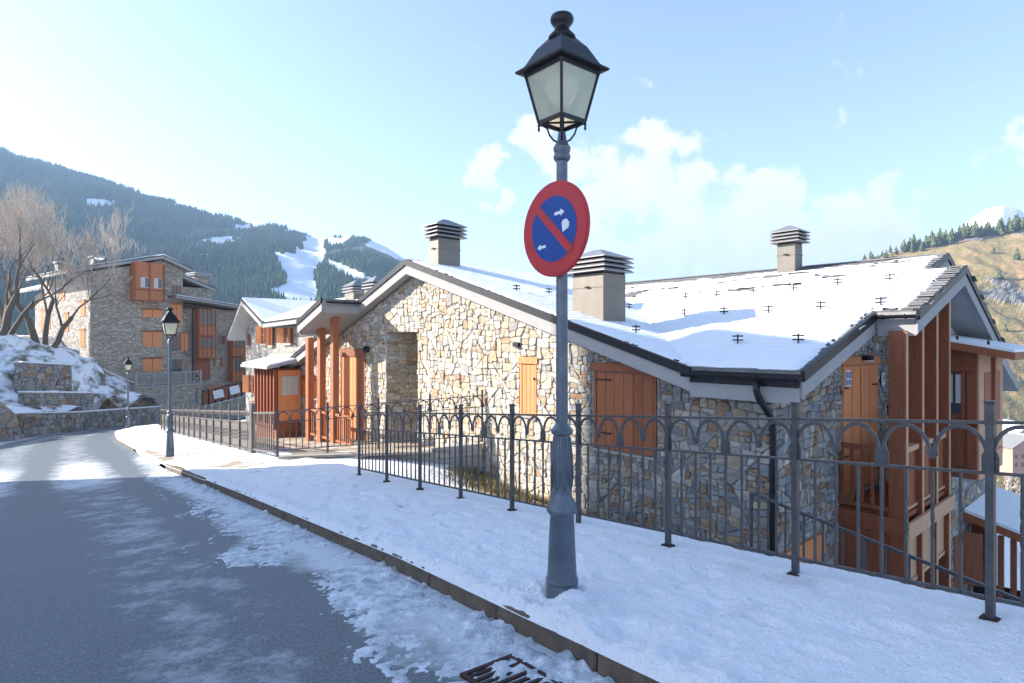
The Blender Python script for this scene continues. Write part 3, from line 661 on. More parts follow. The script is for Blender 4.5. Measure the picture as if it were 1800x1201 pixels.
# slates: coursed tiles as one layer, loose visible edge slates one by one
def inside(px, py, poly):
    r = np.zeros(px.shape, bool); n = len(poly)
    for i in range(n):
        x0, y0 = poly[i]; x1, y1 = poly[(i + 1) % n]
        c = ((y0 > py) != (y1 > py)); 
        with np.errstate(divide='ignore', invalid='ignore'): r ^= c & (px < (x1 - x0) * (py - y0) / (y1 - y0 + 1e-12) + x0)
    return r
def edge_dist(px, py, poly, skip=()):
    D = np.full(px.shape, 9.)
    for i in range(len(poly)):
        if i in skip: continue
        a = np.array(poly[i]); c = np.array(poly[(i + 1) % len(poly)]); v = c - a; L = v @ v
        t = np.clip(((px - a[0]) * v[0] + (py - a[1]) * v[1]) / L, 0, 1); D = np.minimum(D, np.hypot(px - a[0] - t * v[0], py - a[1] - t * v[1]))
    return D
def slates(poly, zf, along, name='slate_courses'):
    b = MB(); ss = [p[0] for p in poly]; ds = [p[1] for p in poly]; rn = random.Random(5)
    C, Wt = .21, .27
    if along == 'd': rows = np.arange(min(ds), max(ds), C)
    else: rows = np.arange(min(ss), max(ss), C)
    for r_i, r in enumerate(rows):
        lo, hi = (min(ss), max(ss)) if along == 'd' else (min(ds), max(ds)); x = lo + (r_i % 2) * Wt * .5
        while x < hi:
            wd = Wt * rn.uniform(.8, 1.2)
            s, d = (x + wd / 2, r + C / 2) if along == 'd' else (r + C / 2, x + wd / 2)
            if inside(np.array([s]), np.array([d]), poly)[0]:
                g = .006; lift = rn.uniform(.012, .024); c = rn.uniform(.20, .34)
                if along == 'd': q = [(x + g, r), (x + wd - g, r), (x + wd - g, r + C + .02), (x + g, r + C + .02)]; low = (0, 1)
                else: q = [(r + C, x + g), (r + C, x + wd - g), (r - .02, x + wd - g), (r - .02, x + g)]; low = (0, 1)
                V = [(a, c2, zf(a, c2) + (lift if k in low else .004)) for k, (a, c2) in enumerate(q)] + [(a, c2, zf(a, c2) + .001) for a, c2 in (q[0], q[1])]
                b.add(V, [(0, 1, 2, 3), (4, 5, 1, 0)], (c, c, c * 1.03))
            x += wd
    P_(name, b, mSlateT, kind='stuff')
mSlateT = M('slate_tile', (.2, .2, .2), .7, var=.45, vscale=2.5, bump=.003, bscale=30)
slates(AR[:3] + [(-9.35, 8.2), (-10, 8.2)], zAR, 's'); slates(BF, zBF, 'd'); slates(EF, zBF, 'd'); slates(ER, zER, 'd')
# snow lying on the slates
def roof_snow(poly, zf, along, thin, res=.05, skip=(), base=.055, edge_w=.10, ragged=.10):
    ss = [p[0] for p in poly]; ds = [p[1] for p in poly]
    S, D = np.meshgrid(np.arange(min(ss), max(ss) + res, res), np.arange(min(ds), max(ds) + res, res)); ins = inside(S, D, poly); e = edge_dist(S, D, poly, skip)
    n = fbm(S * 1.1, D * 1.1, 4, 77); n2 = fbm(S * 5, D * 5, 4, 78); r = (D if along == 'd' else S); saw = np.mod(r / .21, 1)
    h = base + .022 * (n - .5) + .012 * (n2 - .5) + (.017 * (saw - .5) if along == 'd' else -.017 * (saw - .5)) - thin(S, D, n, n2)
    h = h - (.06 * (1 - sstep(0, edge_w, e - ragged * (n2 - .3))))
    h = np.minimum(h, base + .03)
    Z = zf(S, D) + h
    mk = ins & (h > -.004) & (e > .005)
    grid_mesh('roof_snow', S, D, Z, mk, mSnowRoof, parent=house)
def thinB(S, D, n, n2):
    ridge = sstep(6.0, 7.7, D) * sstep(1.2, -.9, S); val = np.exp(-((S + 6.9 + (D - 5.2) * .2) / .35) ** 2) * sstep(3.4, 5, D) * .8
    streak = fbm(S * .9, D * 4.5, 4, 90)
    return .14 * ridge * np.clip((streak - .36) * 4, 0, 1) + .10 * sstep(7.0, 7.6, D) * sstep(1, -2, S) + .09 * np.clip(streak - .57, 0, 1) * 7 * sstep(4.2, 6, D) * sstep(.5, -2, S) + .05 * val * np.clip(streak * 3 - .9, 0, 1)
thin0 = lambda S, D, n, n2: 0 * S
roof_snow([(-1.32, -.35), (.6, -.35), (.6, 7.7), (-9.50, 7.7)], zBF, 'd', thinB, skip=(3,), edge_w=.14)
roof_snow([(.55, 2.8), (1.13, 2.8), (1.08, 6.05), (.55, 6.05)], zBF, 'd', thin0, skip=(3,), ragged=.2)
roof_snow([(-10, -.35), (-1.05, -.35), (-9.2, 7.7), (-9.2, 12), (-10, 12)], zAR, 's', lambda S, D, n, n2: .05 * np.clip(n - .62, 0, 1) * 3 * sstep(-9, -9.8, S), skip=(1, 2), edge_w=.12)
roof_snow([(-19, -.2), (-14.6, -.2), (-14.6, -1.4), (-12.8, -1.4), (-12.8, -.2), (-10.05, -.2), (-10.05, 12), (-19, 12)], zAL, 's', lambda S, D, n, n2: .06 * np.clip(n - .4, 0, 1) * 2, res=.1)
# overhanging edge slates along the right-hand rakes
for (sx, d0, d1) in ((1.27, 2.85, 6.0), (.62, 6.35, 7.65)):
    d = d0
    while d < d1:
        e = random.uniform(.17, .24); b = MB(); x0 = -random.uniform(.20, .30); x1 = random.uniform(.0, .035); l = random.uniform(.022, .04)
        V = [(x0, 0, .012 + l), (x1, random.uniform(-.02, .02), .012 + l), (x1, e, e * .31 + .012), (x0, e, e * .31 + .012)]
        b.hexa([(a, c, z - .014) for a, c, z in V] + V); b.build('slate', mSlate, house, loc=(sx, d, zBF(0, d) + .004)); d += e * .93
P_('ridge_tiles', MB().prism([(7.55, 2.045 - .045 + .03), (7.7, 2.045 + .035), (7.85, 2.045 - .03)], 0, -9.3, .62), mSlate)
P_('ridge_tiles', MB().prism([(-10.14, 2.244 - .03), (-10, 2.244 + .04), (-9.86, 2.244 - .02)], 1, -.36, 12), mSlate)
0 and P_('valley_flashing', MB().add([(-1.3, -.3, zBF(0, -.3) + .012), (-1.1, -.3, zBF(0, -.3) + .016), (-9.2, 7.65, 2.045), (-9.5, 7.65, 2.045)], [(0, 1, 2, 3)]), mZinc)

# snow guards
def guard_mesh(name):
    b = MB(); b.bar((0, 0, -.02), (0, 0, .19), .02, .02); b.box(-.095, .095, -.008, .008, .075, .10); b.box(-.095, .095, -.008, .008, .145, .17); b.box(-.02, .02, -.012, .13, .0, .012)
    return b.mesh(name, mGutter)
gm = guard_mesh('snow_guard')
for s, d in ((-4.33, 4.54), (-3.44, 4.53), (-2.6, 4.73), (-1.64, 4.71), (-2.33, 2.85), (-1.34, 2.82), (-.38, 2.95), (-.97, .84), (.07, .86), (.21, 5.02), (-.78, 4.95), (.62, 3.07), (-3.3, 2.85)):
    o = link_mesh('snow_guard', gm, house); o.location = (s, d, zBF(s, d) + .02)
for s, d in ((-3.06, .7), (-6.34, 5.06), (-6.5, .57), (-6.43, 1.62), (-5.2, 3.3)):
    o = link_mesh('snow_guard', gm, house); o.location = (s, d, zAR(s, d) + .02); o.rotation_euler = (0, 0, R(75))

# chimneys: sheet-metal shaft, seam, corner feet and a stack of louvre plates under a low pyramid
def chimney(s0, s1, d0, d1, zb, zt, ov=.12, ph=.24, pitch=.10, nplate=3):
    c = MB().box(s0, s1, d0, d1, zb, zt).build('chimney', mChim, house, bevel=.008)
    m = MB(); m.box(s0 - .012, s1 + .012, d0 - .012, d1 + .012, zt - .30, zt - .275); m.build('seam', mChim, c)
    m = MB(); m.box(s0 - .015, s1 + .015, d0 - .015, d1 + .015, zb, zb + (zt - zb) * .2 + .06); m.build('flashing', mZinc, c)
    m = MB()
    sm, dm = (s0 + s1) / 2, (d0 + d1) / 2
    m.box(sm - .05, sm + .05, d0 - .05, d0 - .012, zt - .30, zt - .27); m.build('clip', mGutter, c)
    for a in (s0 + .03, s1 - .03):
        for e in (d0 + .03, d1 - .03): MB().box(a - .015, a + .015, e - .015, e + .015, zt, zt + .03 + pitch * nplate).build('cap_foot', mGutter, c)
    for k in range(nplate):
        z = zt + .04 + k * pitch; m = MB(); V = []
        for zz, g in ((z, ov), (z + .02, ov), (z + .07, ov * .45)):
            V += [(s0 - g, d0 - g, zz), (s1 + g, d0 - g, zz), (s1 + g, d1 + g, zz), (s0 - g, d1 + g, zz)]
        m.add(V, [(3, 2, 1, 0), (8, 9, 10, 11)] + [(4 * a + i, 4 * a + (i + 1) % 4, 4 * a + 4 + (i + 1) % 4, 4 * a + 4 + i) for a in (0, 1) for i in range(4)])
        m.build('louvre', mZinc, c)
    z = zt + .04 + nplate * pitch; g = ov; m = MB(); hx = (s1 - s0) * .10; hd = (d1 - d0) * .10
    V = [(s0 - g, d0 - g, z), (s1 + g, d0 - g, z), (s1 + g, d1 + g, z), (s0 - g, d1 + g, z), (s0 - g, d0 - g, z + .02), (s1 + g, d0 - g, z + .02), (s1 + g, d1 + g, z + .02), (s0 - g, d1 + g, z + .02),
         (sm - hx, dm - hd, z + ph), (sm + hx, dm - hd, z + ph), (sm + hx, dm + hd, z + ph), (sm - hx, dm + hd, z + ph)]
    m.add(V, [(3, 2, 1, 0), (8, 9, 10, 11)] + [(4 * a + i, 4 * a + (i + 1) % 4, 4 * a + 4 + (i + 1) % 4, 4 * a + 4 + i) for a in (0, 1) for i in range(4)])
    m.build('cap', mZinc, c); MB().box(s0 + .04, s1 - .04, d0 + .04, d1 - .04, zt, zt + .03 + pitch * nplate).build('flue', mDark, c)
chimney(-4.80, -3.915, .72, 1.48, .05, 1.47, .13, .22, .10)
chimney(-9.95, -9.50, .36, 1.12, 1.7, 2.90, .15, .22, .105)
chimney(-2.98, -2.50, 6.85, 7.3, 1.4, 2.60, .15, .20, .09)
# small pointed dormer top behind the ridge
P_('dormer_top', MB().add([(-10.6, 5.2, 2.0), (-9.7, 5.2, 2.0), (-10.2, 5.2, 2.62), (-10.2, 6.6, 2.5), (-10.6, 6.6, 2.0), (-9.7, 6.6, 2.0)], [(0, 1, 2), (1, 5, 3, 2), (0, 2, 3, 4), (4, 3, 5)]), mSlate)
ant = MB(); ant.bar((-8.9, 7.7, 1.9), (-8.9, 7.7, 2.75), .02); ant.bar((-9.2, 7.7, 2.65), (-8.5, 7.7, 2.6), .014)
for x in (-9.15, -9.0, -8.8, -8.65): ant.bar((x, 7.5, 2.64), (x, 7.9, 2.62), .01)
P_('aerial', ant, mZinc)

# ---- openings on the street wall
def planks(parent, name, s0, s1, z0, z1, y, n, mat, thick=.035, fr=lambda u, v, w_: (u, -w_, v), gap=.006):
    wd = (s1 - s0) / n
    for i in range(n):
        a, c = s0 + i * wd + gap / 2, s0 + (i + 1) * wd - gap / 2; b = MB()
        dz = random.uniform(-.003, .003); V = [fr(u, v, w_) for w_ in (y, y + thick + dz) for u, v in ((a, z0), (c, z0), (c, z1), (a, z1))]
        b.hexa(V); b.build(name, mat, parent, bevel=.006)
def rect(fr, u0, u1, v0, v1, w0, w1):
    b = MB(); b.hexa([fr(u, v, w_) for w_ in (w0, w1) for u, v in ((u0, v0), (u1, v0), (u1, v1), (u0, v1))]); return b
def shutter_window(s0, s1, z0, z1, n, matf, matp, fr=fW, lint=.18, hinge=True, sill=True, y=.0):
    f = rect(fr, s0, s1, z0, z1, -.12, y - .02).build('shutter_window', mDark, house)
    rect(fr, s0 - .07, s1 + .07, z1, z1 + lint, -.05, y + .055).build('lintel', matf, f, bevel=.008)
    for a, c in ((s0 - .02, s0 + .045), (s1 - .045, s1 + .02)): rect(fr, a, c, z0, z1, -.05, y + .03).build('jamb', matf, f, bevel=.005)
    planks(f, 'plank', s0 + .05, s1 - .05, z0 + .01, z1 - .02, y - .015, n, matp, fr=fr)
    if hinge:
        for v in (z0 + .22 * (z1 - z0) - .03, z1 - .18):
            rect(fr, s0 + .03, s0 + .42, v, v + .03, y + .02, y + .032).build('hinge', mGutter, f)
    if sill: rect(fr, s0 - .06, s1 + .06, z0 - .05, z0 - .003, -.05, y + .075).build('sill', mConc, f, bevel=.006)
shutter_window(-3.535, -2.10, -2.115, -.585, 6, mWoodM, mWoodM, lint=.17)
shutter_window(-5.71, -5.21, -1.66, -.50, 3, mWoodL, mWoodL, lint=.15, hinge=False)
MB().box(-5.27, -5.24, -.03, -.055, -.85, -.80).build('hinge', mGutter, house)
shutter_window(-18.2, -16.52, -2.08, -1.42, 6, mWoodM, mWoodL, lint=.14, hinge=False)
# double door on the terrace
dr = rect(fW, -14.66, -13.02, -3.25, -.50, -.14, -.02).build('porch_door', mDark, house)
rect(fW, -14.72, -12.97, -.50, -.24, -.05, .06).build('lintel', mWoodM, dr, bevel=.008)
planks(dr, 'plank', -14.60, -13.60, -3.2, -.52, -.01, 4, mWoodL)
planks(dr, 'plank', -13.60, -13.08, -3.2, -.52, -.02, 2, mWoodM)  # darker wood paints the porch post's shadow on these planks
rect(fW, -14.72, -14.62, -3.2, -.50, -.05, .03).build('jamb', mWoodM, dr); rect(fW, -13.06, -12.98, -3.2, -.50, -.05, .03).build('jamb', mWoodM, dr)
MB().lathe([(.05, 0), (.09, .03), (.10, .14), (.04, .2)], 10).build('wall_lamp', mGutter, house, loc=(-12.75, -.12, -.35))
MB().box(-5.9, -5.72, -.10, .0, -.12, -.02).build('wall_box', mGutter, house)

# porch posts, rail and balusters
def post(s, d, z0, z1, a, c, mat, name='post'): return MB().box(s - a / 2, s + a / 2, d - c / 2, d + c / 2, z0, z1).build(name, mat, house, bevel=.012)
for s, zt in ((-13.42, .80), (-14.38, .48), (-15.3, .14)): post(s, -.85, -3.75, zt, .24, .2, mWoodP)
P_('porch_rail', MB().box(-15.3, -12.2, -.91, -.83, -2.32, -2.24), mWoodP); P_('porch_rail', MB().box(-15.3, -12.2, -.90, -.84, -3.12, -3.05), mWoodP)
bal = MB().box(-.02, .02, -.012, .012, 0, .74).mesh('baluster', mWoodM)
for i in range(22):
    s = -15.2 + i * .137
    o = link_mesh('baluster', bal, house); o.location = (s, -.87, -3.05)

# glazed timber bay at the far end of the street wall
bay = MB().box(-19.9, -17.95, -1.0, -.9, -2.8, -1.05)
bay = MB().box(-20.1, -18.05, -.95, .3, -4.6, -1.02).build('timber_bay', mWoodM, house)
MB().box(-18.05, -17.98, -.9, -.05, -2.95, -1.08).build('bay_panel', mWoodL, bay); MB().box(-17.985, -17.95, -.78, -.15, -2.0, -1.3).build('window', mCurtain, bay)
for i in range(7): MB().box(-20.1 + i * .335, -20.0 + i * .335, -1.06, -.95, -3.1, -1.05).build('bay_post', mWoodD, bay)
MB().box(-20.15, -17.95, -1.08, -.95, -3.2, -3.08).build('bay_sill', mWoodD, bay)
m = MB(); m.hexa([(-20.5, -1.45, -1.0), (-17.6, -1.45, -1.0), (-17.6, .2, -.66), (-20.5, .2, -.66), (-20.5, -1.45, -.9), (-17.6, -1.45, -.9), (-17.6, .2, -.56), (-20.5, .2, -.56)]); m.build('bay_roof', mPlaster, bay)
m = MB(); m.hexa([(-20.45, -1.4, -.898), (-17.65, -1.4, -.898), (-17.65, .2, -.557), (-20.45, .2, -.557), (-20.45, -1.4, -.83), (-17.65, -1.4, -.83), (-17.65, .2, -.49), (-20.45, .2, -.49)]); m.build('bay_snow', mSnowRoof, bay)

# ---- side wall: balcony door, lamp, number, sticker
shutter_window(2.99, 4.85, -2.93, -.46, 4, mWoodL, mWoodL, fr=fB, lint=.17, hinge=False)
for u in (3.42, 3.88, 4.36): rect(fB, u - .012, u + .012, -2.9, -.5, .021, .0235).build('groove', mWoodD, house)
lp = MB().lathe([(.02, -.05), (.10, -.04), (.12, .02), (.11, .05), (.03, .06)], 12).build('door_lamp', mGutter, house, loc=(.13, 3.95, -.33), smooth=True)
MB().lathe([(.095, -.065), (.10, -.042)], 12).build('lamp_glass', mPlate, lp)
rect(fB, 3.06, 3.34, -.86, -.55, .030, .034).build('notice', mPlate, house)
for z0, z1, u0, u1 in ((-.70, -.58, 3.085, 3.19), (-.70, -.58, 3.215, 3.315), (-.83, -.73, 3.085, 3.19), (-.83, -.73, 3.215, 3.315)): rect(fB, u0, u1, z0, z1, .0345, .0365).build('notice_print', M('notice_blue', (.16, .22, .5), .5) if 'notice_blue' not in bpy.data.materials else bpy.data.materials['notice_blue'], house)
for v in (-.9, -2.2):
    rect(fB, 4.55, 4.83, v, v + .03, .025, .036).build('hinge', mGutter, house); rect(fB, 3.0, 3.2, v, v + .03, .036, .042).build('hinge', mGutter, house)
b = MB(); pts = [(.10 * math.cos(t), .15 * (abs(math.sin(t)) ** .6) * (1 if math.sin(t) > 0 else -1)) for t in np.linspace(0, 2 * math.pi, 20)[:-1]]
b.prism(pts, 0, 0, .012); b.build('number_plate', mPlate, house, loc=(.06, 5.1, -.80))
fc = bpy.data.curves.new('house_number', 'FONT'); fc.body = '9'; fc.size = .24; fc.align_x = 'CENTER'; fc.align_y = 'CENTER'; fc.extrude = .002; fc.materials.append(mDark)
o = bpy.data.objects.new('house_number', fc); COL.objects.link(o); o.parent = house; o.location = (.0745, 5.1, -.80); o.rotation_euler = (R(90), 0, R(90))
bpy.context.view_layer.update(); me = bpy.data.meshes.new_from_object(o); n_ = link_mesh('house_number', me, house); n_.location = o.location; n_.rotation_euler = o.rotation_euler; bpy.data.objects.remove(o)
MB().box(.0, .07, 5.55, 5.75, -1.6, -1.38).build('meter_box', mGutter, house)
# lower door beside the outside stairs
ld = rect(fB, .4, 1.95, -6.4, -3.75, -.1, .0).build('stair_door', mDark, house)
rect(fB, .35, 2.0, -3.75, -3.38, -.05, .06).build('lintel', mWoodL, ld); planks(ld, 'plank', .45, .95, -6.4, -3.76, .0, 2, mWoodL, fr=fB); planks(ld, 'plank', 1.55, 1.9, -6.4, -3.76, .0, 2, mWoodL, fr=fB)

# ---- balcony on tall posts
PD = (2.70, 3.66, 4.62, 5.56)
for i, d in enumerate(PD): MB().box(.86, 1.12, d - .05, d + .05, -6.8, zBF(0, d) - .31).build('balcony_post', mWoodD, house, bevel=.006); rect(fB, d - .052, d + .052, -6.8, zBF(0, d) - .33, 1.121, 1.135).build('post_lit_side', mWoodB, house)  # thin pale strip carries the painted side light on each post
MB().box(0.02, 1.05, 2.75, 5.6, -3.12, -3.04).build('balcony_deck', mWoodM, house)
MB().box(0.0, 1.12, 2.62, 2.72, -3.34, -3.06).build('deck_beam', mWoodD, house); MB().box(1.137, 1.19, 2.6, 5.66, -3.40, -3.12).build('deck_beam', mWoodB, house)
MB().box(0.0, .86, 2.66, 2.73, -1.95, -1.86).build('balcony_rail', mWoodD, house); MB().box(0.0, .86, 2.66, 2.73, -2.98, -2.90).build('balcony_rail', mWoodD, house)
br_ = MB().box(-.03, .03, -.015, .015, 0, .95).mesh('baluster', mWoodD)
for i in range(5): o = link_mesh('baluster', br_, house); o.location = (.09 + i * .17, 2.695, -2.9)
for k in range(3):
    a, c = PD[k] + .05, PD[k + 1] - .05
    MB().box(.95, 1.08, a, c, -1.95, -1.86).build('balcony_rail', mWoodB, house); MB().box(.97, 1.06, a, c, -2.98, -2.93).build('balcony_rail', mWoodB, house)
    n = 5
    for i in range(n):
        e = (c - a) / n; MB().box(1.0, 1.03, a + e * i + .012, a + e * (i + 1) - .012, -2.93, -1.95).build('rail_board', mWoodM, house)
# timber storey under the balcony
MB().box(0, .86, 2.70, 2.76, -6.8, -3.345).build('lower_side_boards', mWoodD, house)
for k in range(3):
    a, c = PD[k] + .05, PD[k + 1] - .05
    for i in range(4):
        e = (c - a) / 4; MB().box(.99, 1.04, a + e * i + .006, a + e * (i + 1) - .006, -4.25, -3.42).build('rail_board', mWoodB, house)
    MB().box(.96, 1.06, a, c, -4.33, -4.26).build('balcony_rail', mWoodB, house)
MB().box(.30, .34, 2.8, 5.6, -6.8, -3.4).build('lower_window', mGlass, house)
# big timber bay with its own snowy roof
B2 = MB().box(0, 1.5, 6.0, 8.4, -2.75, -.18).build('timber_bay', mWoodM, house)
for s0, s1, z0, z1, nm, mt in ((.0, 1.5, -2.82, -2.62, 'bay_frame', mWoodD), (.0, 1.5, -1.75, -1.6, 'bay_frame', mWoodD), (.0, 1.5, -.62, -.52, 'bay_frame', mWoodD), (1.34, 1.5, -2.61, -.63, 'bay_frame', mWoodD), (.72, .82, -2.61, -1.76, 'bay_frame', mWoodD)):
    rect(fW, s0, s1, z0, z1, -6.0 + .003, -6.0 + .05).build(nm, mt, B2)
rect(fW, .72, 1.26, -1.50, -.66, -6.0 + .003, -6.0 + .02).build('window', mGlass, B2)
for u in (.75, .88, 1.0, 1.14): rect(fW, u, u + .09, -1.28, -.68, -6.0 + .021, -6.0 + .024).build('curtain', mCurtain, B2)
for a, c in ((.70, .74), (1.24, 1.30)): rect(fW, a, c, -1.59, -.63, -6.0 + .003, -6.0 + .045).build('window_frame', mWoodD, B2)
for i in range(7): rect(fW, .1 + i * .19, .115 + i * .19, -.51, -.2, -6.0 + .002, -6.0 + .01).build('board_joint', mWoodD, B2)
rect(fB, 6.0, 8.42, -2.84, -.2, 1.5, 1.53).build('bay_face', mWoodB, B2)  # right face of the bay paled to stand for side light
for a, c in ((6.45, 7.05), (7.45, 8.1)): rect(fB, a, c, -1.75, -.65, 1.505, 1.54).build('window', mWoodD, B2); rect(fB, a - .05, c + .05, -2.5, -2.38, 1.53, 1.58).build('bay_rail', mWoodB, B2)
rect(fB, 7.15, 7.32, -2.8, -.3, 1.53, 1.6).build('bay_post', mWoodD, B2)
m = MB(); V = [(.0, 5.6, .22), (2.15, 5.6, -.22), (2.15, 8.9, -.22), (.0, 8.9, .22)]; m.hexa([(a, c, z - .14) for a, c, z in V] + V); m.build('bay_roof', mWoodM, B2)
m = MB(); V = [(.05, 5.62, .215), (2.13, 5.62, -.211), (2.13, 8.88, -.211), (.05, 8.88, .215)]; m.hexa([(a, c, z + .002) for a, c, z in V] + [(a, c, z + .06) for a, c, z in V]); m.build('bay_snow', mSnowRoof, B2)
for a, c in ((.75, 5.8), (1.2, 5.8), (1.7, 5.85)): MB().box(a - .02, a + .02, c, c + .05, .05 - a * .2, .36 - a * .2).build('snow_guard', mGutter, B2)
# lean-to porch low on the side wall
m = MB(); V = [(.02, 12.3, -5.0), (3.4, 12.3, -5.95), (3.4, 16.6, -5.95), (.02, 16.6, -5.0)]; m.hexa([(a, c, z - .2) for a, c, z in V] + V); lean = m.build('porch_roof', mWoodM, house)
m = MB(); V = [(.05, 12.32, -4.99), (3.38, 12.32, -5.93), (3.38, 16.58, -5.93), (.05, 16.58, -4.99)]; m.hexa(V + [(a, c, z + .09) for a, c, z in V]); m.build('roof_snow', mSnowRoof, lean)
for s in (.80, 1.08, 1.36): MB().box(s, s + .13, 12.4, 12.56, -10, -5.55 - (s - 1) * .1).build('post', mWoodD, lean)
MB().box(.1, .7, 12.9, 12.95, -7.2, -5.4).build('porch_panel', mWoodD, lean); MB().box(.1, 3.2, 13.2, 13.25, -10, -7.2).build('porch_back', mDark, lean)
MB().box(0.01, .06, 11.2, 12.0, -7.0, -5.5).build('shutter', mWoodM, house); m = MB(); m.hexa([(.06, 12.0, -7.0), (.5, 12.15, -7.0), (.5, 12.2, -7.0), (.06, 12.05, -7.0), (.06, 12.0, -5.5), (.5, 12.15, -5.5), (.5, 12.2, -5.5), (.06, 12.05, -5.5)]); m.build('shutter', mWoodM, house)
# ---------------------------------------------------------------- second house along the street
mRub2 = STONE_TEX('far_rubble', 2.6, [(.24, .24, .24), (.46, .42, .36), (.52, .49, .44)], (.30, .27, .23))
mRubG = STONE_TEX('far_slate_rubble', 2.4, [(.33, .285, .235), (.45, .385, .305), (.54, .465, .37)], (.30, .255, .205), 2.6)
mRubW = STONE_TEX('retaining_rubble', 2.3, [(.20, .20, .20), (.33, .31, .28), (.42, .39, .34)], (.15, .14, .12), 1.7)
h2p = at(470, 600, 40)
h2 = empty('gabled_house', (h2p.x, h2p.y, 0), HA, 'smaller stone house with a snowy gable and open orange shutters further down the street', 'house')
def Q(name, b, mat, par=None, **k): return b.build(name, mat, par or h2, **k)
pr = [(-5.2, .45), (-2.19, 2.9), (1.75, 1.28)]
Q('wall', MB().prism([(-4.3, -7.5), (10, -7.5), (10, 1.0), (1.75, .95), (-2.19, 2.55), (-4.3, .8)], 1, 0, 8), mRub2)
for (a, c) in zip(pr[:-1], pr[1:]):
    for nm, lo, hi, mt, d0, d1 in (('roof_deck', .08, .38, mPlaster, -1.0, 9), ('roof', .0, .077, mGutter, -1.03, 9.03), ('roof_snow', -.14, -.003, mSnowRoof, -.9, 8.9)):
        b = MB(); b.hexa([(a[0], d0, a[1] - hi), (c[0], d0, c[1] - hi), (c[0], d1, c[1] - hi), (a[0], d1, a[1] - hi), (a[0], d0, a[1] - lo), (c[0], d0, c[1] - lo), (c[0], d1, c[1] - lo), (a[0], d1, a[1] - lo)]); Q(nm, b, mt)
for nm, lo, hi, mt, g in (('roof_deck', .08, .34, mPlaster, 0), ('roof', .0, .077, mGutter, .04), ('roof_snow', -.14, -.003, mSnowRoof, -.1)):
    b = MB(); V = [(1.76, -.95 - g, 1.22), (11 + g, -.95 - g, 1.45), (11 + g, 4.5, 2.9), (-2.1, 4.5, 2.9)]
    b.hexa([(x, y, z - hi) for x, y, z in V] + [(x, y, z - lo) for x, y, z in V]); Q(nm, b, mt)
def small_window(par, s0, s1, z0, z1, open_=True, y=0, mf=None, fr=fW):
    f = rect(fr, s0, s1, z0, z1, .005, .03).build('window', mGlass, par)
    rect(fr, s0 - .1, s1 + .1, z0 - .14, z0, .0, .16).build('sill', mConc, f)
    for a in (s0, (s0 + s1) / 2 - .04, s1 - .08): rect(fr, a, a + .08, z0, z1, .031, .07).build('frame', mWoodM, f)
    rect(fr, s0, s1, (z0 + z1) / 2 - .03, (z0 + z1) / 2 + .03, .031, .06).build('frame', mWoodM, f)
    if open_:
        w_ = (s1 - s0) * .5
        for e, sg in ((s0, -1), (s1, 1)):
            b = MB(); b.hexa([fr(e, z0, .05), fr(e + sg * w_ * .75, z0, w_ * .6), fr(e + sg * w_ * .75, z0, w_ * .6 + .06), fr(e, z0, .11), fr(e, z1, .05), fr(e + sg * w_ * .75, z1, w_ * .6), fr(e + sg * w_ * .75, z1, w_ * .6 + .06), fr(e, z1, .11)]); b.build('shutter', mWoodL, f)
small_window(h2, -.95, -.05, -.15, 1.05); small_window(h2, .55, 1.15, -.25, 1.15); small_window(h2, 3.1, 4.2, -.1, .85); small_window(h2, -3.8, -3.3, -.3, .55, False)
small_window(h2, -3.4, -2.3, -3.6, -2.4); small_window(h2, .4, 1.4, -3.5, -2.3)
def chim2(par, s, d, z0, z1, w_=.6):
    c = MB().box(s - w_, s + w_, d - .5, d + .5, z0, z1).build('chimney', mChim, par)
    for k in range(2): MB().box(s - w_ - .12, s + w_ + .12, d - .62, d + .62, z1 + .1 + k * .18, z1 + .16 + k * .18).build('louvre', mZinc, c)
    m = MB(); z = z1 + .46; a, e = w_ + .14, .64; m.add([(s - a, d - e, z), (s + a, d - e, z), (s + a, d + e, z), (s - a, d + e, z), (s, d, z + .45)], [(0, 1, 4), (1, 2, 4), (2, 3, 4), (3, 0, 4), (3, 2, 1, 0)]); m.build('cap', mZinc, c)
chim2(h2, 5.6, 3.6, 1.8, 3.05); chim2(h2, 8.2, 3.6, 2.0, 3.1)

# ---------------------------------------------------------------- the four-storey block on the left
A1 = Vector((-.8, .6)); A2 = Vector((.6, .8)); LZ = math.atan2(A2.y, A2.x)
lb = empty('apartment_block', (-36.65, 52, 0), LZ, 'four storey grey stone apartment block with orange shutters and timber bays at the bend', 'apartment block')
lb.scale = (.935, 1, .985)
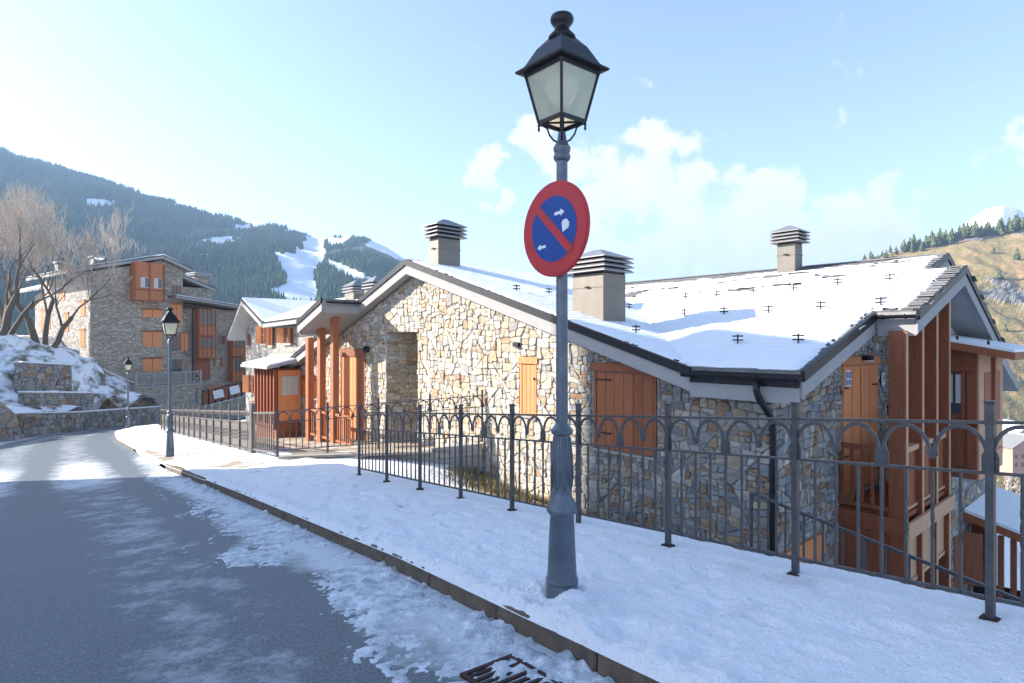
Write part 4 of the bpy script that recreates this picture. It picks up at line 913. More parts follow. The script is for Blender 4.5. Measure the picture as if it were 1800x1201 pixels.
# local x along the right wall, local y along the left wall, z up
L_ = lambda name, b, mat, par=None, **k: b.build(name, mat, par or lb, **k)
zt1 = lambda x: 6.35 + .29 * x if x < 6.04 else 8.1 - .36 * (x - 6.04)
L_('wall', MB().prism([(0, -8), (8.2, -8), (8.2, 7.1), (6.04, 7.8), (0, 6.1)], 1, 0, 12), mRubG)
L_('wall', MB().box(-.06, -.004, .0, 12, -8, 6.0), mRub2)  # thin paler skin paints sunlight onto the left wall
L_('wall', MB().box(8.2, 15.1, .4, 12, -9, 3.3), mRubG); L_('wall', MB().box(8.2, 12.3, 2.0, 12, 3.3, 5.6), mRubG); L_('wall', MB().box(11.4, 13.2, 4, 7, 5.6, 7.0), mRubG)
L_('wall', MB().prism([(12, -7), (19.5, -7), (19.5, 5.0), (12, 6.1)], 0, 1.2, 8), mRub2)
def lroof(x0, z0, x1, z1, y0, y1, th=.28):
    for nm, lo, hi, mt, g in (('roof_deck', .0, th, mPlaster, 0), ('roof', -.07, -.003, mGutter, .05), ('roof_snow', -.16, -.073, mSnowRoof, -.12)):
        b = MB(); b.hexa([(x0 - g, y0 - g, z0 - hi), (x1 + g, y0 - g, z1 - hi), (x1 + g, y1 + g, z1 - hi), (x0 - g, y1 + g, z0 - hi), (x0 - g, y0 - g, z0 - lo), (x1 + g, y0 - g, z1 - lo), (x1 + g, y1 + g, z1 - lo), (x0 - g, y1 + g, z0 - lo)]); L_(nm, b, mt)
lroof(-1.6, 6.25, 6.04, 8.2, -.6, 12.2); lroof(6.05, 8.2, 8.8, 7.2, -.6, 12.2); lroof(8.1, 7.0, 12.4, 5.6, 1.5, 12); lroof(11.2, 7.25, 13.5, 7.1, 3.6, 7.4, .15)
lroof(6.8, 4.35, 15.6, 3.45, -1.6, 3, .16); lroof(14.2, .95, 19.2, .75, -1.3, 4, .14)
def slope_roof(y0, z0, y1, z1, x0, x1):
    for nm, lo, hi, mt in (('roof_deck', .0, .25, mPlaster), ('roof_snow', -.14, -.003, mSnowRoof)):
        b = MB(); b.hexa([(x0, y0, z0 - hi), (x1, y0, z1 - hi), (x1, y1, z1 - hi), (x0, y1, z0 - hi), (x0, y0, z0 - lo), (x1, y0, z1 - lo), (x1, y1, z1 - lo), (x0, y1, z0 - lo)]); L_(nm, b, mt)
slope_roof(7.5, 5.6, 22, 8.2, .2, 8)
rf = lambda u, v, w_: (u, -w_, v)
lf = lambda u, v, w_: (-w_, u, v)
def shut(u0, u1, v0, v1, fr=rf, mt=None, n=2):
    f = rect(fr, u0, u1, v0, v1, .0, .05).build('shutter', mt or mWoodL, lb); rect(fr, u0 - .08, u1 + .08, v1, v1 + .16, .0, .09).build('lintel', mWoodM, f)
    for i in range(1, n): u = u0 + (u1 - u0) * i / n; rect(fr, u - .025, u + .025, v0, v1, .051, .06).build('joint', mWoodD, f)
for a in ((4.4, 6.15, 2.3, 3.0), (4.4, 6.15, -.5, .9), (4.4, 6.15, -2.85, -1.65), (7.0, 8.1, 1.6, 3.6), (8.0, 8.7, -.95, .8)): shut(*a)
small_window(lb, 7.15, 8.0, -.95, .8, False, fr=rf); small_window(lb, 7.0, 8.1, -3.0, -1.75, False, fr=rf); small_window(lb, 7.2, 8.0, 4.6, 5.5, False, fr=rf)
for a in ((2.4, 1.2, 2.25, 3.6), (2.4, 1.2, -.5, 1.0), (7.8, 6.3, 3.9, 4.6), (6.3, 5.3, 1.0, 2.6), (11.5, 10.3, 1.2, 3.2), (16, 12, 4.4, 5.0)):
    u1, u0, v0, v1 = a; yo = 1.2 if False else 0
    shut(u0, u1, v0, v1, fr=(lambda u, v, w_: (-.06 - w_, u, v)) if u1 < 12 else (lambda u, v, w_: (1.2 - w_, u, v)))
for a in ((13.6, 15.0, 1.2, 3.3), (16.2, 17.6, 1.2, 3.3)): shut(a[0], a[1], a[2], a[3], fr=lambda u, v, w_: (1.2 - w_, u, v))
# hanging timber oriel under the gable
ol = MB().box(3.25, 6.0, -.95, 0, 3.8, 7.35).build('oriel', mWoodO, lb)
for u in (3.25, 4.55, 5.85): rect(rf, u, u + .15, 3.75, 7.3, .953, 1.02).build('oriel_post', mWoodM, ol)
for v in (3.75, 4.75): rect(rf, 3.25, 6.0, v, v + .12, .953, 1.01).build('oriel_rail', mWoodD, ol)
for u in (3.8, 5.0): rect(rf, u, u + .78, 5.0, 5.95, .953, .98).build('window', mCurtain, ol); rect(rf, u + .40, u + .75, 5.05, 5.9, .981, .985).build('pane', mGlass, ol)
# stacked glazed balconies
def bays(x0, x1, zs, yo):
    for z0, z1 in zs:
        g = MB().box(x0, x1, -yo, 0.5, z0, z1).build('glazed_bay', mWoodO, lb)
        n = 4
        for i in range(n + 1): u = x0 + (x1 - x0 - .1) * i / n; rect(rf, u, u + .1, z0, z1, yo + .003, yo + .07).build('bay_post', mWoodM, g)
        for v in (z0, z0 + .95, z1 - .12): rect(rf, x0, x1, v, v + .12, yo + .003, yo + .06).build('bay_rail', mWoodM, g)
        for i in range(n): u = x0 + .1 + (x1 - x0 - .1) * i / n; rect(rf, u + .03, u + (x1 - x0) / n - .14, z0 + 1.1, z1 - .15, yo + .002, yo + .02).build('pane', mGlass, g)
bays(9.6, 11.4, ((.55, 3.3), (-1.7, .5)), .5); bays(13.2, 14.9, ((-1.6, .8), (-4.2, -1.7)), .6)
rect(rf, 9.6, 11.2, -3.9, -1.75, -.35, -.3).build('door', mWoodD, lb)
for a in ((11.6, 11.8, -2.6, -1.7), (12.4, 12.6, -2.6, -1.7)): rect(rf, *a, -.4, -.35).build('slit_window', mWoodD, lb)
small_window(lb, 12.1, 12.85, -.3, .6, False, fr=lambda u, v, w_: (u, .4 - w_, v))
for a in ((9.7, 10.4, -6.6, -5.0), (11.0, 12.2, -6.4, -4.6), (13.0, 13.6, -6, -4.6)): rect(rf, *a, -.38, -.33).build('door', mWoodL, lb)
L_('downpipe', MB().tube([(9.15, -.15, 3.4), (9.15, -.15, -8)], .09, 6), mGutter); L_('downpipe', MB().tube([(15.0, -.4, 2.6), (15.0, -.4, -8)], .07, 6), mGutter)
for x, y, z0, z1, w_ in ((9.2, 3, 6.3, 7.3, .5), (2.2, 5, 7.0, 7.9, .4), (3.6, 7, 7.4, 8.2, .4), (-.5, 6, 6.3, 7.2, .3), (.3, 9, 6.6, 7.5, .3)):
    c = MB().box(x - w_, x + w_, y - w_, y + w_, z0, z1).build('chimney', mChim, lb); MB().box(x - w_ - .15, x + w_ + .15, y - w_ - .15, y + w_ + .15, z1 + .15, z1 + .3).build('cap', mZinc, c); MB().box(x - w_ + .1, x + w_ - .1, y - w_ + .1, y + w_ - .1, z1, z1 + .15).build('flue', mDark, c)
a = MB(); a.bar((.9, 3, 6.5), (.9, 3, 9.5), .06); a.bar((.2, 3, 9.3), (1.9, 3, 9.0), .05); a.bar((.5, 3, 8.2), (1.5, 3, 8.2), .05)
for i in range(6): a.bar((.3 + i * .28, 2.6, 9.28 - i * .05), (.3 + i * .28, 3.4, 9.28 - i * .05), .03)
L_('aerial', a, mZinc)
d_ = MB(); d_.lathe([(.02, 0), (.3, .05), (.45, .16)], 12); L_('dish', d_, mPlate, loc=(1.6, 2.6, 7.6))
# grey wooden balustrade of its ground-floor terrace
bl = empty('balustrade', (-36.65, 52, 0), LZ, 'grey wooden balustrade on the terrace in front of the apartment block', 'balustrade')
bl.scale = (.935, 1, .985)
MB().box(2.8, 9.0, -2.3, -.05, -4.25, -4.05).build('terrace_slab', mConc, bl); MB().box(2.8, 9.0, -2.2, -.05, -8, -4.25).build('terrace_wall', mRubG, bl)
for z in (-3.95, -2.95): MB().box(2.8, 9.0, -2.25, -2.15, z, z + .1).build('rail', mConc, bl)
for i in range(5): MB().box(2.8 + i * 1.5, 2.98 + i * 1.5, -2.3, -2.12, -4.05, -2.75).build('post', mConc, bl)
bm2 = MB().box(-.03, .03, -.02, .02, 0, .9).mesh('baluster', mConc)
for i in range(34):
    o = link_mesh('baluster', bm2, bl); o.location = (2.95 + i * .18, -2.2, -3.85)

# ---------------------------------------------------------------- tall block across the road, left of the view: its shade covers the foreground
sb = empty('corner_block', (-21.6, 16.1, 0), math.atan2(-.17, -.985) + math.pi, 'tall stone block across the road from the lamp post, its roofline shading the street', 'apartment block')
SH = 12.0
MB().box(-12, 0, -12, 0, -8, SH - .6).build('wall', M('pale_wall', (.66, .64, .60), .9, var=.12, vscale=2), sb)
MB().box(-12.6, .5, -12.5, .15, SH - .6, SH - .3).build('roof_deck', mPlaster, sb); MB().prism([(-12.6, SH - .3), (.5, SH - .3), (-3, SH + .2), (-9, SH + .2)], 1, -12.5, .15).build('roof', mSlate, sb)
for z in (-3, -.2, 2.6, 5.4, 8.2):
    for k in range(3):
        f = MB().box(0.002, .06, -3.2 - k * 3.4, -2.0 - k * 3.4, z, z + 1.4).build('shutter', mWoodM, sb)
        MB().box(0.0, .12, -3.3 - k * 3.4, -1.9 - k * 3.4, z - .1, z - .003).build('sill', mConc, f)

# ---------------------------------------------------------------- left verge: retaining walls and snowy bank
hp = [(0, 735, 37), (35, 727, 38.8), (100, 725, 41.5), (160, 722, 45), (220, 719, 49), (285, 714, 55), (-120, 745, 31), (-300, 770, 25),
      (0, 712, 39.5), (60, 712, 41.5), (160, 716, 45.5), (45, 690, 42.2), (165, 690, 46.2), (40, 688, 43), (130, 640, 46.6), (42, 640, 44.6), (5, 650, 43), (20, 620, 45),
      (5, 585, 46.5), (40, 592, 47.5), (75, 604, 48.5), (110, 612, 49.5), (150, 630, 51), (200, 662, 53.5), (250, 690, 55.5), (300, 702, 57), (180, 680, 49.5), (230, 700, 52.5), (-60, 570, 44), (-200, 560, 40), (-350, 560, 36), (-400, 600, 30), (-200, 640, 35), (-100, 620, 40), (60, 590, 56), (-60, 560, 56), (160, 640, 62), (-300, 540, 52), (330, 712, 60), (-500, 640, 24)]
HP = np.array([tuple(at(*p)) for p in hp])
def hill_h(X, Y):
    num = 0; den = 0
    for p in HP:
        w_ = 1 / ((X - p[0]) ** 2 + (Y - p[1]) ** 2 + .15) ** 1.6; num = num + w_ * p[2]; den = den + w_
    return num / den
X, Y = np.meshgrid(np.arange(-62, -22, .2), np.arange(18, 66, .2)); T, Qd = TQ(X, Y)
Z = hill_h(X, Y) + (fbm(X * .5, Y * .5, 4, 14) - .5) * .5 + (fbm(X * 2, Y * 2, 3, 15) - .5) * .18
# front edge: behind the retaining wall line
wl = [at(-420, 850, 20.5), at(-220, 792, 27.3), at(-60, 768, 33.6), at(35, 760, 37.2), at(140, 752, 42.8), at(285, 738, 54.0)]
wx = np.array([p.y for p in wl]); wxx = np.array([p.x for p in wl]); frontx = np.interp(Y, wx, wxx)
mk = (X < frontx - .1) & (Y > 19)
mBank = MIX('bank_snow', [(.22, .185, .14), (.85, .87, .90)], .9, .38, .53, rough=.85, bump=.04, bscale=7, second=((.12, .11, .07), 3, .4, .6))
grid_mesh('snowy_bank', X, Y, Z, mk, mBank, kind='structure')
def wall_run(name, base, top, thick, label, cat, mat=mRubW, cap=True, stones=0):
    """wall through the base points, top heights given; thickness away from the camera"""
    r = empty(name, base[0], 0, label, cat); b = MB(); o = base[0]
    for i in range(len(base) - 1):
        p, q = base[i], base[i + 1]; d = (q - p).xy.normalized(); n = Vector((-d.y, d.x, 0)) * thick
        if n.y < 0 and abs(n.y) > abs(n.x) * .2: n = -n
        if abs(n.y) <= abs(n.x) * .2 and n.x > 0: n = -n
        dn = Vector((0, 0, -1.0))
        b.hexa([p + dn - o, q + dn - o, q + dn + n - o, p + dn + n - o, Vector((p.x, p.y, top[i])) - o, Vector((q.x, q.y, top[i + 1])) - o, Vector((q.x, q.y, top[i + 1])) + n - o, Vector((p.x, p.y, top[i])) + n - o])
        if cap:
            k = MB(); g = n * .08; V = [Vector((p.x, p.y, top[i] + .003)) - g - o, Vector((q.x, q.y, top[i + 1] + .003)) - g - o, Vector((q.x, q.y, top[i + 1] + .003)) + n * 1.1 - o, Vector((p.x, p.y, top[i] + .003)) + n * 1.1 - o]
            k.hexa(V + [v + Vector((0, 0, .10)) for v in V]); k.build('snow_cap', mSnow, r, bevel=.03)
        if stones:
            L = (q - p).xy.length; rr = random.Random(i + 3); mb = MB(); nn = -n.normalized()
            t0, t1 = top[i], top[i + 1]; sl = (t1 - t0) / L
            P = rubble(0, L, min(p.z, q.z) - .4, max(t0, t1), stones * 1.5, stones, 40 + i, [((-sl, 1), t0 - .02)], joint=.02)
            for pp in P: stone_mesh(mb, pp, lambda u, v, w_: Vector((p.x + d.x * u + nn.x * w_, p.y + d.y * u + nn.y * w_, v)) - o, rr, depth=(.03, .10))
            mb.build('stonework', mStone, r, kind='stuff')
    b.build('wall', mat, r)
    return r
wall_run('retaining_wall', wl[2:], [at(-60, 738, 33.6).z, at(35, 727, 37.2).z, at(140, 725, 42.8).z, at(285, 715, 54).z], .6, 'long low retaining wall of grey rubble with a snow cap along the far side of the road', 'wall', stones=.34)
wall_run('retaining_wall', [at(-340, 830, 22.8), at(-220, 792, 27.3), at(-60, 768, 33.4), at(-5, 764, 35.2), at(36, 762, 36.6)], [at(-340, 700, 22.8).z, at(-220, 690, 27.3).z, at(-60, 688, 33.4).z, at(-5, 700, 35.2).z, at(36, 735, 36.6).z], .8, 'rough higher end of the roadside rubble wall at the left edge', 'wall', cap=False, stones=.5)
wall_run('terrace_wall', [at(44, 735, 40.6), at(165, 735, 44.8)], [at(44, 690, 40.6).z, at(165, 691, 44.8).z], .8, 'lower of two stepped stone terrace walls on the snowy bank', 'wall', stones=.36)
wall_run('terrace_wall', [at(38, 695, 42.0), at(126, 697, 45.2)], [at(38, 637, 42.0).z, at(126, 642, 45.2).z], .8, 'upper stepped terrace wall of dark stones on the snowy bank', 'wall', stones=.36)
wall_run('stepped_wall', [at(92, 640, 49), at(140, 655, 50.5)], [at(92, 607, 49).z, at(140, 617, 50.5).z], .5, 'pale wall stub with a snow cap below the bare tree', 'wall', mat=mConc)
wall_run('ramp_wall', [at(140, 650, 50.6), at(200, 676, 53.2), at(300, 715, 57)], [at(140, 632, 50.6).z, at(200, 658, 53.2).z, at(300, 701, 57).z], .4, 'low stone wall running down the slope beside the apartment block', 'wall', mat=mRubG)
wall_run('boulder_wall', [at(208, 716, 50.5), at(290, 716, 55.5)], [at(208, 702, 50.5).z, at(290, 697, 55.5).z], .8, 'short stretch of dark boulders half buried in the snow above the road', 'wall', stones=.5)
wall_run('quay_wall', [at(300, 722, 56), at(355, 726, 58), at(436, 712, 61)], [at(300, 716, 56).z, at(355, 716, 58).z, at(436, 695, 61).z], .5, 'stone wall carrying the ramp railing in front of the apartment block', 'wall', mat=mRubG)
rl = empty('ramp_railing', at(300, 716, 55.9), 0, 'brown metal railing with two white notices along the ramp below the apartment block', 'railing')
pts = [at(300, 716, 55.9), at(355, 715, 57.9), at(436, 694, 60.9)]; o0 = rl.location
for i in range(2):
    p, q = pts[i] - o0, pts[i + 1] - o0
    for z in (.15, 1.45): b = MB(); b.bar(p + Vector((0, 0, z)), q + Vector((0, 0, z)), .08); b.build('rail', mGutter, rl)
    n = 4 + 3 * i
    for k in range(n): a = p.lerp(q, k / n); b = MB(); b.bar(a, a + Vector((0, 0, 1.55)), .08); b.build('post', mGutter, rl)
    b = MB(); b.bar(p + Vector((0, .05, .8)), q + Vector((0, .05, .8)), .03, 1.1); b.build('panel', mWoodD, rl)
for f in (.25, .6):
    a = (pts[1] - o0).lerp(pts[2] - o0, f); d = (pts[2] - pts[1]).normalized(); b = MB(); b.bar(a + Vector((0, -.08, .85)), a + d * .95 + Vector((0, -.08, .85)), .03, .8); b.build('notice', mPlate, rl)
# ---------------------------------------------------------------- wrought-iron fences
def twist_mesh(h0, h1, tw=True, w_=.017):
    b = MB(); lv = [(h0, 0), (h1, 0)]
    if tw:
        a, c = h0 + (h1 - h0) * .40, h0 + (h1 - h0) * .74; lv = [(h0, 0)] + [(a + (c - a) * i / 11, math.pi * 1.5 * i / 11) for i in range(12)] + [(h1, math.pi * 1.5)]
    V = [(w_ * .7071 * math.cos(t + math.pi / 4 + k * math.pi / 2), w_ * .7071 * math.sin(t + math.pi / 4 + k * math.pi / 2), z) for z, t in lv for k in range(4)]
    n = len(lv); b.add(V, [(i * 4 + k, i * 4 + (k + 1) % 4, i * 4 + 4 + (k + 1) % 4, i * 4 + 4 + k) for i in range(n - 1) for k in range(4)] + [(3, 2, 1, 0), tuple((n - 1) * 4 + k for k in range(4))])
    return b.mesh('bar', mIron)
def iron_fence(A, B, n, H, label, plate=True, tw=True, ends=(True, True), narch=4, nbar=8, mat=None):
    mat = mat or mIron
    A = Vector(A); B = Vector(B); d = B - A; L = d.xy.length; sl = d.z / L; pl = L / n
    f = empty('iron_fence', A, math.atan2(d.y, d.x), label, 'fence')
    k = H / 1.2; z1, z2, z3 = .16 * k, .90 * k, 1.2 * k
    pm = MB(); pm.box(-.021, .021, -.021, .021, 0, z3 + .105); pm.hexa([(-.021, -.021, z3 + .105), (.021, -.021, z3 + .105), (.021, .021, z3 + .105), (-.021, .021, z3 + .105), (-.027, -.027, z3 + .122), (.027, -.027, z3 + .122), (.027, .027, z3 + .122), (-.027, .027, z3 + .122)])
    pm.box(-.027, .027, -.027, .027, z3 + .122, z3 + .130)
    pmesh = pm.mesh('post', mat); bmesh_ = twist_mesh(z1, z2, tw)
    am = MB(); ra = pl / narch / 2; ro, ri = ra * .985, ra * .985 - .021; kz = 1.32; zc = z3 - .012 - ro * kz
    N = 13; P = [(ro * math.cos(t), zc + ro * kz * math.sin(t)) for t in np.linspace(0, math.pi, N)]; Pi = [((ri) * math.cos(t), zc + (ro * kz - .024) * math.sin(t)) for t in np.linspace(0, math.pi, N)]
    V = []
    for y in (-.007, .007): V += [(x, y, z) for x, z in P] + [(x, y, z) for x, z in Pi]
    F = []
    for i in range(N - 1):
        F += [(i, i + 1, N + i + 1, N + i), (2 * N + i + 1, 2 * N + i, 3 * N + i, 3 * N + i + 1), (i, 2 * N + i, 2 * N + i + 1, i + 1), (N + i + 1, 3 * N + i + 1, 3 * N + i, N + i)]
    am.add(V, F); amesh = am.mesh('arch', mat)
    lm = MB(); lw = .042; lm.prism([(-lw, z2), (lw, z2), (lw, zc), (lw * .55, zc + .05), (0, zc + .012), (-lw * .55, zc + .05), (-lw, zc)], 1, -.0062, .0062); lmesh = lm.mesh('arch_leg', mat)
    tm = MB(); tm.prism([(-.032, zc), (-.014, zc - .028), (.014, zc - .028), (.032, zc), (.02, zc + .05), (0, zc + .02), (-.02, zc + .05)], 1, -.0062, .0062); tmesh = tm.mesh('arch_tip', mat)
    basem = MB().box(-.045, .045, -.045, .045, -.02, .045).mesh('base_plate', mRust)
    for i in range(n + 1):
        x = i * pl
        if (i == 0 and not ends[0]) or (i == n and not ends[1]): pass
        else:
            o = link_mesh('post', pmesh, f); o.location = (x, 0, x * sl)
            if plate: o2 = link_mesh('base_plate', basem, o)
        if i == n: break
        for nm, z, w_ in (('top_rail', z3, .022), ('middle_rail', z2, .020), ('bottom_rail', z1, .024)):
            b = MB(); b.bar((x + .0275, 0, z + (x + .0275) * sl), (x + pl - .0275, 0, z + (x + pl - .0275) * sl), w_, w_ * .9); b.build(nm, mat, f)
        for j in range(1, nbar):
            xx = x + pl * j / nbar; o = link_mesh('bar', bmesh_, f); o.location = (xx, 0, xx * sl)
        for j in range(narch):
            xx = x + pl * (j + .5) / narch; o = link_mesh('arch', amesh, f); o.location = (xx, 0, xx * sl)
        for j in range(0, narch + 1):
            xx = x + pl * j / narch; m_ = lmesh if j % 2 == 0 else tmesh
            if j == narch and i < n - 1: continue
            if j == 0 and i > 0 or j not in (0, narch) or True:
                o = link_mesh('arch_leg' if j % 2 == 0 else 'arch_tip', m_, f); o.location = (xx, .0, xx * sl)
    return f
iron_fence(FT(10.60, -.115, .0), FT(1.177, .0, .0), 8, 1.2, 'long black iron fence with arches on the snowy pavement edge, passing behind the lamp post')
# its continuation beyond the picture edge starts from the same last post
iron_fence(FT(1.177, .0, 0), FT(-1.2, .0, 0), 2, 1.2, 'iron fence section at the right edge, starting from the tallest nearest post', ends=(False, True))
iron_fence((-5.83, 14.85, -2.86), (-.72, 14.46, -2.42), 4, 1.12, 'iron fence with arches closing the house terrace, behind the long pavement fence', plate=False)
# plain gate bars and panelled fence beside the pavement further down
gA, gB = FT(17.72, -.35), FT(15.75, -.25)
gt = empty('iron_gate', gA, math.atan2((gB - gA).y, (gB - gA).x), 'low grey iron gate of plain bars between the panelled fence and the terrace', 'gate')
L = (gB - gA).xy.length; sl = (gB.z - gA.z) / L
for z in (.14, 1.15): b = MB(); b.bar((.05, 0, z), (L - .05, 0, z + sl * L), .05); b.build('rail', mIronG, gt)
gb = MB().box(-.014, .014, -.014, .014, .12, 1.17).mesh('bar', mIronG)
for i in range(1, 11): o = link_mesh('bar', gb, gt); o.location = (L * i / 11, 0, sl * L * i / 11)
MB().box(-.06, .06, -.06, .06, 0, 1.40).build('post', mIronG, gt)
pA, pB = FT(38, -.5), FT(17.86, -.38)
pf = empty('panel_fence', pA, math.atan2((pB - pA).y, (pB - pA).x), 'grey panelled metal fence of close slats under small arches beside the far pavement', 'fence')
L = (pB - pA).xy.length; sl = (pB.z - pA.z) / L; n = 15; pl = L / n
pm = MB().box(-.03, .03, -.03, .03, 0, 1.42).mesh('post', mIronG); sm_ = MB().box(-.055, .055, .02, .034, .14, .86).mesh('slat', mIronG)
am = MB(); N = 7; ra = .11
V = []; F = []
for y in (-.008, .008): V += [(ra * math.cos(t), y, 1.06 + ra * math.sin(t)) for t in np.linspace(0, math.pi, N)] + [((ra - .025) * math.cos(t), y, 1.06 + (ra - .025) * math.sin(t)) for t in np.linspace(0, math.pi, N)]
for i in range(N - 1): F += [(i, i + 1, N + i + 1, N + i), (2 * N + i + 1, 2 * N + i, 3 * N + i, 3 * N + i + 1), (i, 2 * N + i, 2 * N + i + 1, i + 1), (N + i + 1, 3 * N + i + 1, 3 * N + i, N + i)]
am.add(V, F); am = am.mesh('arch', mIronG)
for i in range(n + 1):
    o = link_mesh('post', pm, pf); o.location = (i * pl, 0, i * pl * sl)
    if i == n: break
    for z in (.10, .88, 1.18):
        b = MB(); b.bar((i * pl + .03, 0, z + i * pl * sl), ((i + 1) * pl - .03, 0, z + (i + 1) * pl * sl), .03, .035); b.build('rail', mIronG, pf)
    for z in (.40, .50, .60):
        b = MB(); b.bar((i * pl + .04, -.005, z + i * pl * sl), ((i + 1) * pl - .04, -.005, z + (i + 1) * pl * sl), .03, .03); b.build('cross_bar', mGutter, pf)
    for j in range(11): x = i * pl + pl * (j + .5) / 11; o = link_mesh('slat', sm_, pf); o.location = (x, 0, x * sl)
    for j in range(6): x = i * pl + pl * (j + .5) / 6; o = link_mesh('arch', am, pf); o.location = (x, 0, x * sl)
# handrail of the outside stairs below the pavement
hA_, hB_ = Vector((2.45, 6.12, -1.55)), Vector((3.95, 4.42, -1.99))
hr = empty('stair_handrail', hA_, 0, 'plain iron handrail of the outside stairs just behind the pavement fence', 'handrail')
dv = hB_ - hA_
for z in (0, -1.0): b = MB(); b.bar((0, 0, z), dv + Vector((0, 0, z)), .026); b.build('rail', mIron, hr)
for i in range(14):
    p = dv * (i / 13.0); b = MB(); b.bar(p + Vector((0, 0, -1.55 if i % 6 == 0 else -1.0)), p + Vector((0, 0, .0)), .030 if i % 6 == 0 else .016); b.build('post' if i % 6 == 0 else 'bar', mIron, hr)
b = MB()
for i in range(9):
    p = dv * (i / 8.0) + Vector((.35, .28, -1.45 - .1)); b.box(p.x - .55, p.x + .75, p.y - .5, p.y + .7, p.z - 3.0, p.z - .12 * (i % 2))
tag(b.build('outside_stairs', mConc, None, loc=hA_), 'concrete outside stairs descending between the fence and the house corner', 'stairs')

# ---------------------------------------------------------------- street lamps
LROT = R(-5.5)
def make_lamp(loc, label):
    root = empty('street_lamp', loc, 0, label, 'street lamp', 'street lamps along the pavement')
    prof = [(.114, -.06), (.114, .17), (.107, .185), (.104, .24), (.086, .63), (.092, .645), (.111, .665), (.113, .69), (.104, .71), (.092, .735), (.074, .765), (.070, .80), (.076, .92), (.0765, 1.0), (.072, 1.08), (.060, 1.19), (.060, 1.205), (.078, 1.22), (.080, 1.245), (.068, 1.26), (.056, 1.275), (.043, 1.29), (.040, 3.16), (.050, 3.165), (.060, 3.18), (.062, 3.20), (.052, 3.22), (.060, 3.235), (.062, 3.26), (.05, 3.28), (.034, 3.31), (.026, 3.37)]
    MB().lathe(prof, 28).build('column', mPost, root, smooth=True).modifiers.new('split', 'EDGE_SPLIT').split_angle = R(35)
    rel = MB()
    for k in range(8):
        a = k * math.pi / 4 + .2; ca, sa = math.cos(a), math.sin(a); da = Vector((ca, sa, 0)); ta = Vector((-sa, ca, 0)); pts = []
        for side in (-1, 1): rel.tube([da * .060 + Vector((0, 0, 1.19)) + ta * side * .010, da * .0715 + Vector((0, 0, 1.08)) + ta * side * .013, da * .077 + Vector((0, 0, .98)) + ta * side * .016, da * .077 + Vector((0, 0, .90)) + ta * side * .022, da * .074 + Vector((0, 0, .85)) + ta * side * .012, da * .073 + Vector((0, 0, .83))], .0045, 5)
    rel.build('leaf_relief', mPost, root, smooth=True)
    MB().lathe([(.116, .16), (.1165, .175), (.112, .19)], 28).build('foot_ring', mPost, root, smooth=True)
    ln = empty('lantern', (0, 0, 0)); ln.parent = root; ln.rotation_euler = (0, 0, LROT)
    def sq(h, z): return [(0, -h, z), (h, 0, z), (0, h, z), (-h, 0, z)]
    Bz, Tz, hb, ht = 3.44, 3.79, .165, .262
    lo, hi = sq(hb, Bz), sq(ht, Tz)
    for i in range(4): b = MB(); b.bar(lo[i], hi[i], .020, .020, up=(0, 1, .3)); b.build('frame_bar', mLant, ln)
    for i in range(4):
        b = MB(); b.bar(lo[i], lo[(i + 1) % 4], .018, .028); b.build('frame_bar', mLant, ln); b = MB(); b.bar(hi[i], hi[(i + 1) % 4], .02, .045); b.build('frame_bar', mLant, ln)
        b = MB(); k = .93; a, c, d, e = [Vector(v) for v in (lo[i], lo[(i + 1) % 4], hi[(i + 1) % 4], hi[i])]; cen = (a + c + d + e) / 4; b.quad(*[cen + (v - cen) * k for v in (a, c, d, e)]); b.build('pane', mLGlass, ln)
        b = MB(); b.lathe([(.004, -.05), (.010, -.035), (.006, -.02), (.010, -.01), (.006, .01)], 8, lo[i][0], lo[i][1]); b.v = [(x, y, z + Bz - .012) for x, y, z in b.v]; b.build('finial', mLant, ln)
    b = MB(); b.quad(*[(x * .95, y * .95, z) for x, y, z in lo]); b.build('pane', mLGlass, ln)
    for i in (0, 1): b = MB(); b.bar(lo[i], lo[i + 2], .012, .012); b.build('frame_bar', mLant, ln)
    b = MB(); rings = [(.335, 3.80), (.338, 3.815), (.275, 3.845), (.262, 3.86), (.178, 3.975), (.165, 3.985), (.095, 4.045)]
    V = [p for h, z in rings for p in sq(h, z)]; b.add(V, [(i * 4 + k, i * 4 + (k + 1) % 4, i * 4 + 4 + (k + 1) % 4, i * 4 + 4 + k) for i in range(len(rings) - 1) for k in range(4)] + [tuple(len(V) - 4 + k for k in range(4))]); 
    b.add(sq(.335, 3.80) + sq(.255, 3.79), [(k, 4 + k, 4 + (k + 1) % 4, (k + 1) % 4) for k in range(4)]); b.build('hood', mLant, ln)
    MB().lathe([(.10, 4.03), (.097, 4.05), (.075, 4.075), (.058, 4.085), (.054, 4.11), (.050, 4.118), (.066, 4.135), (.082, 4.16), (.085, 4.18), (.076, 4.20), (.04, 4.215), (.0, 4.218)], 20).build('chimney_cap', mLant, ln, smooth=True)
    q = MB(); q.add(sq(.25, 3.775) + sq(.10, 3.80), [(0, 1, 2, 3)]); q.build('reflector', mPlate, ln)
    MB().lathe([(.02, 3.55), (.07, 3.58), (.105, 3.64), (.115, 3.70), (.10, 3.76), (.03, 3.775)], 16).build('bulb', mBulb, ln, smooth=True)
    MB().lathe([(.016, 3.40), (.016, 3.56)], 8).build('stem', mLant, ln)
    for i in range(4):
        p = Vector(lo[i]); b = MB(); t = Vector((p.x, p.y, 0)).normalized()
        b.tube([p + Vector((0, 0, -.01)) - t * .02, t * .105 + Vector((0, 0, 3.40)), t * .09 + Vector((0, 0, 3.355)), t * .06 + Vector((0, 0, 3.315)), t * .03 + Vector((0, 0, 3.30))], .007, 6); b.build('bracket', mLant, ln)
    return root
mBulb = M('opal_bulb', (.70, .66, .54), .3)
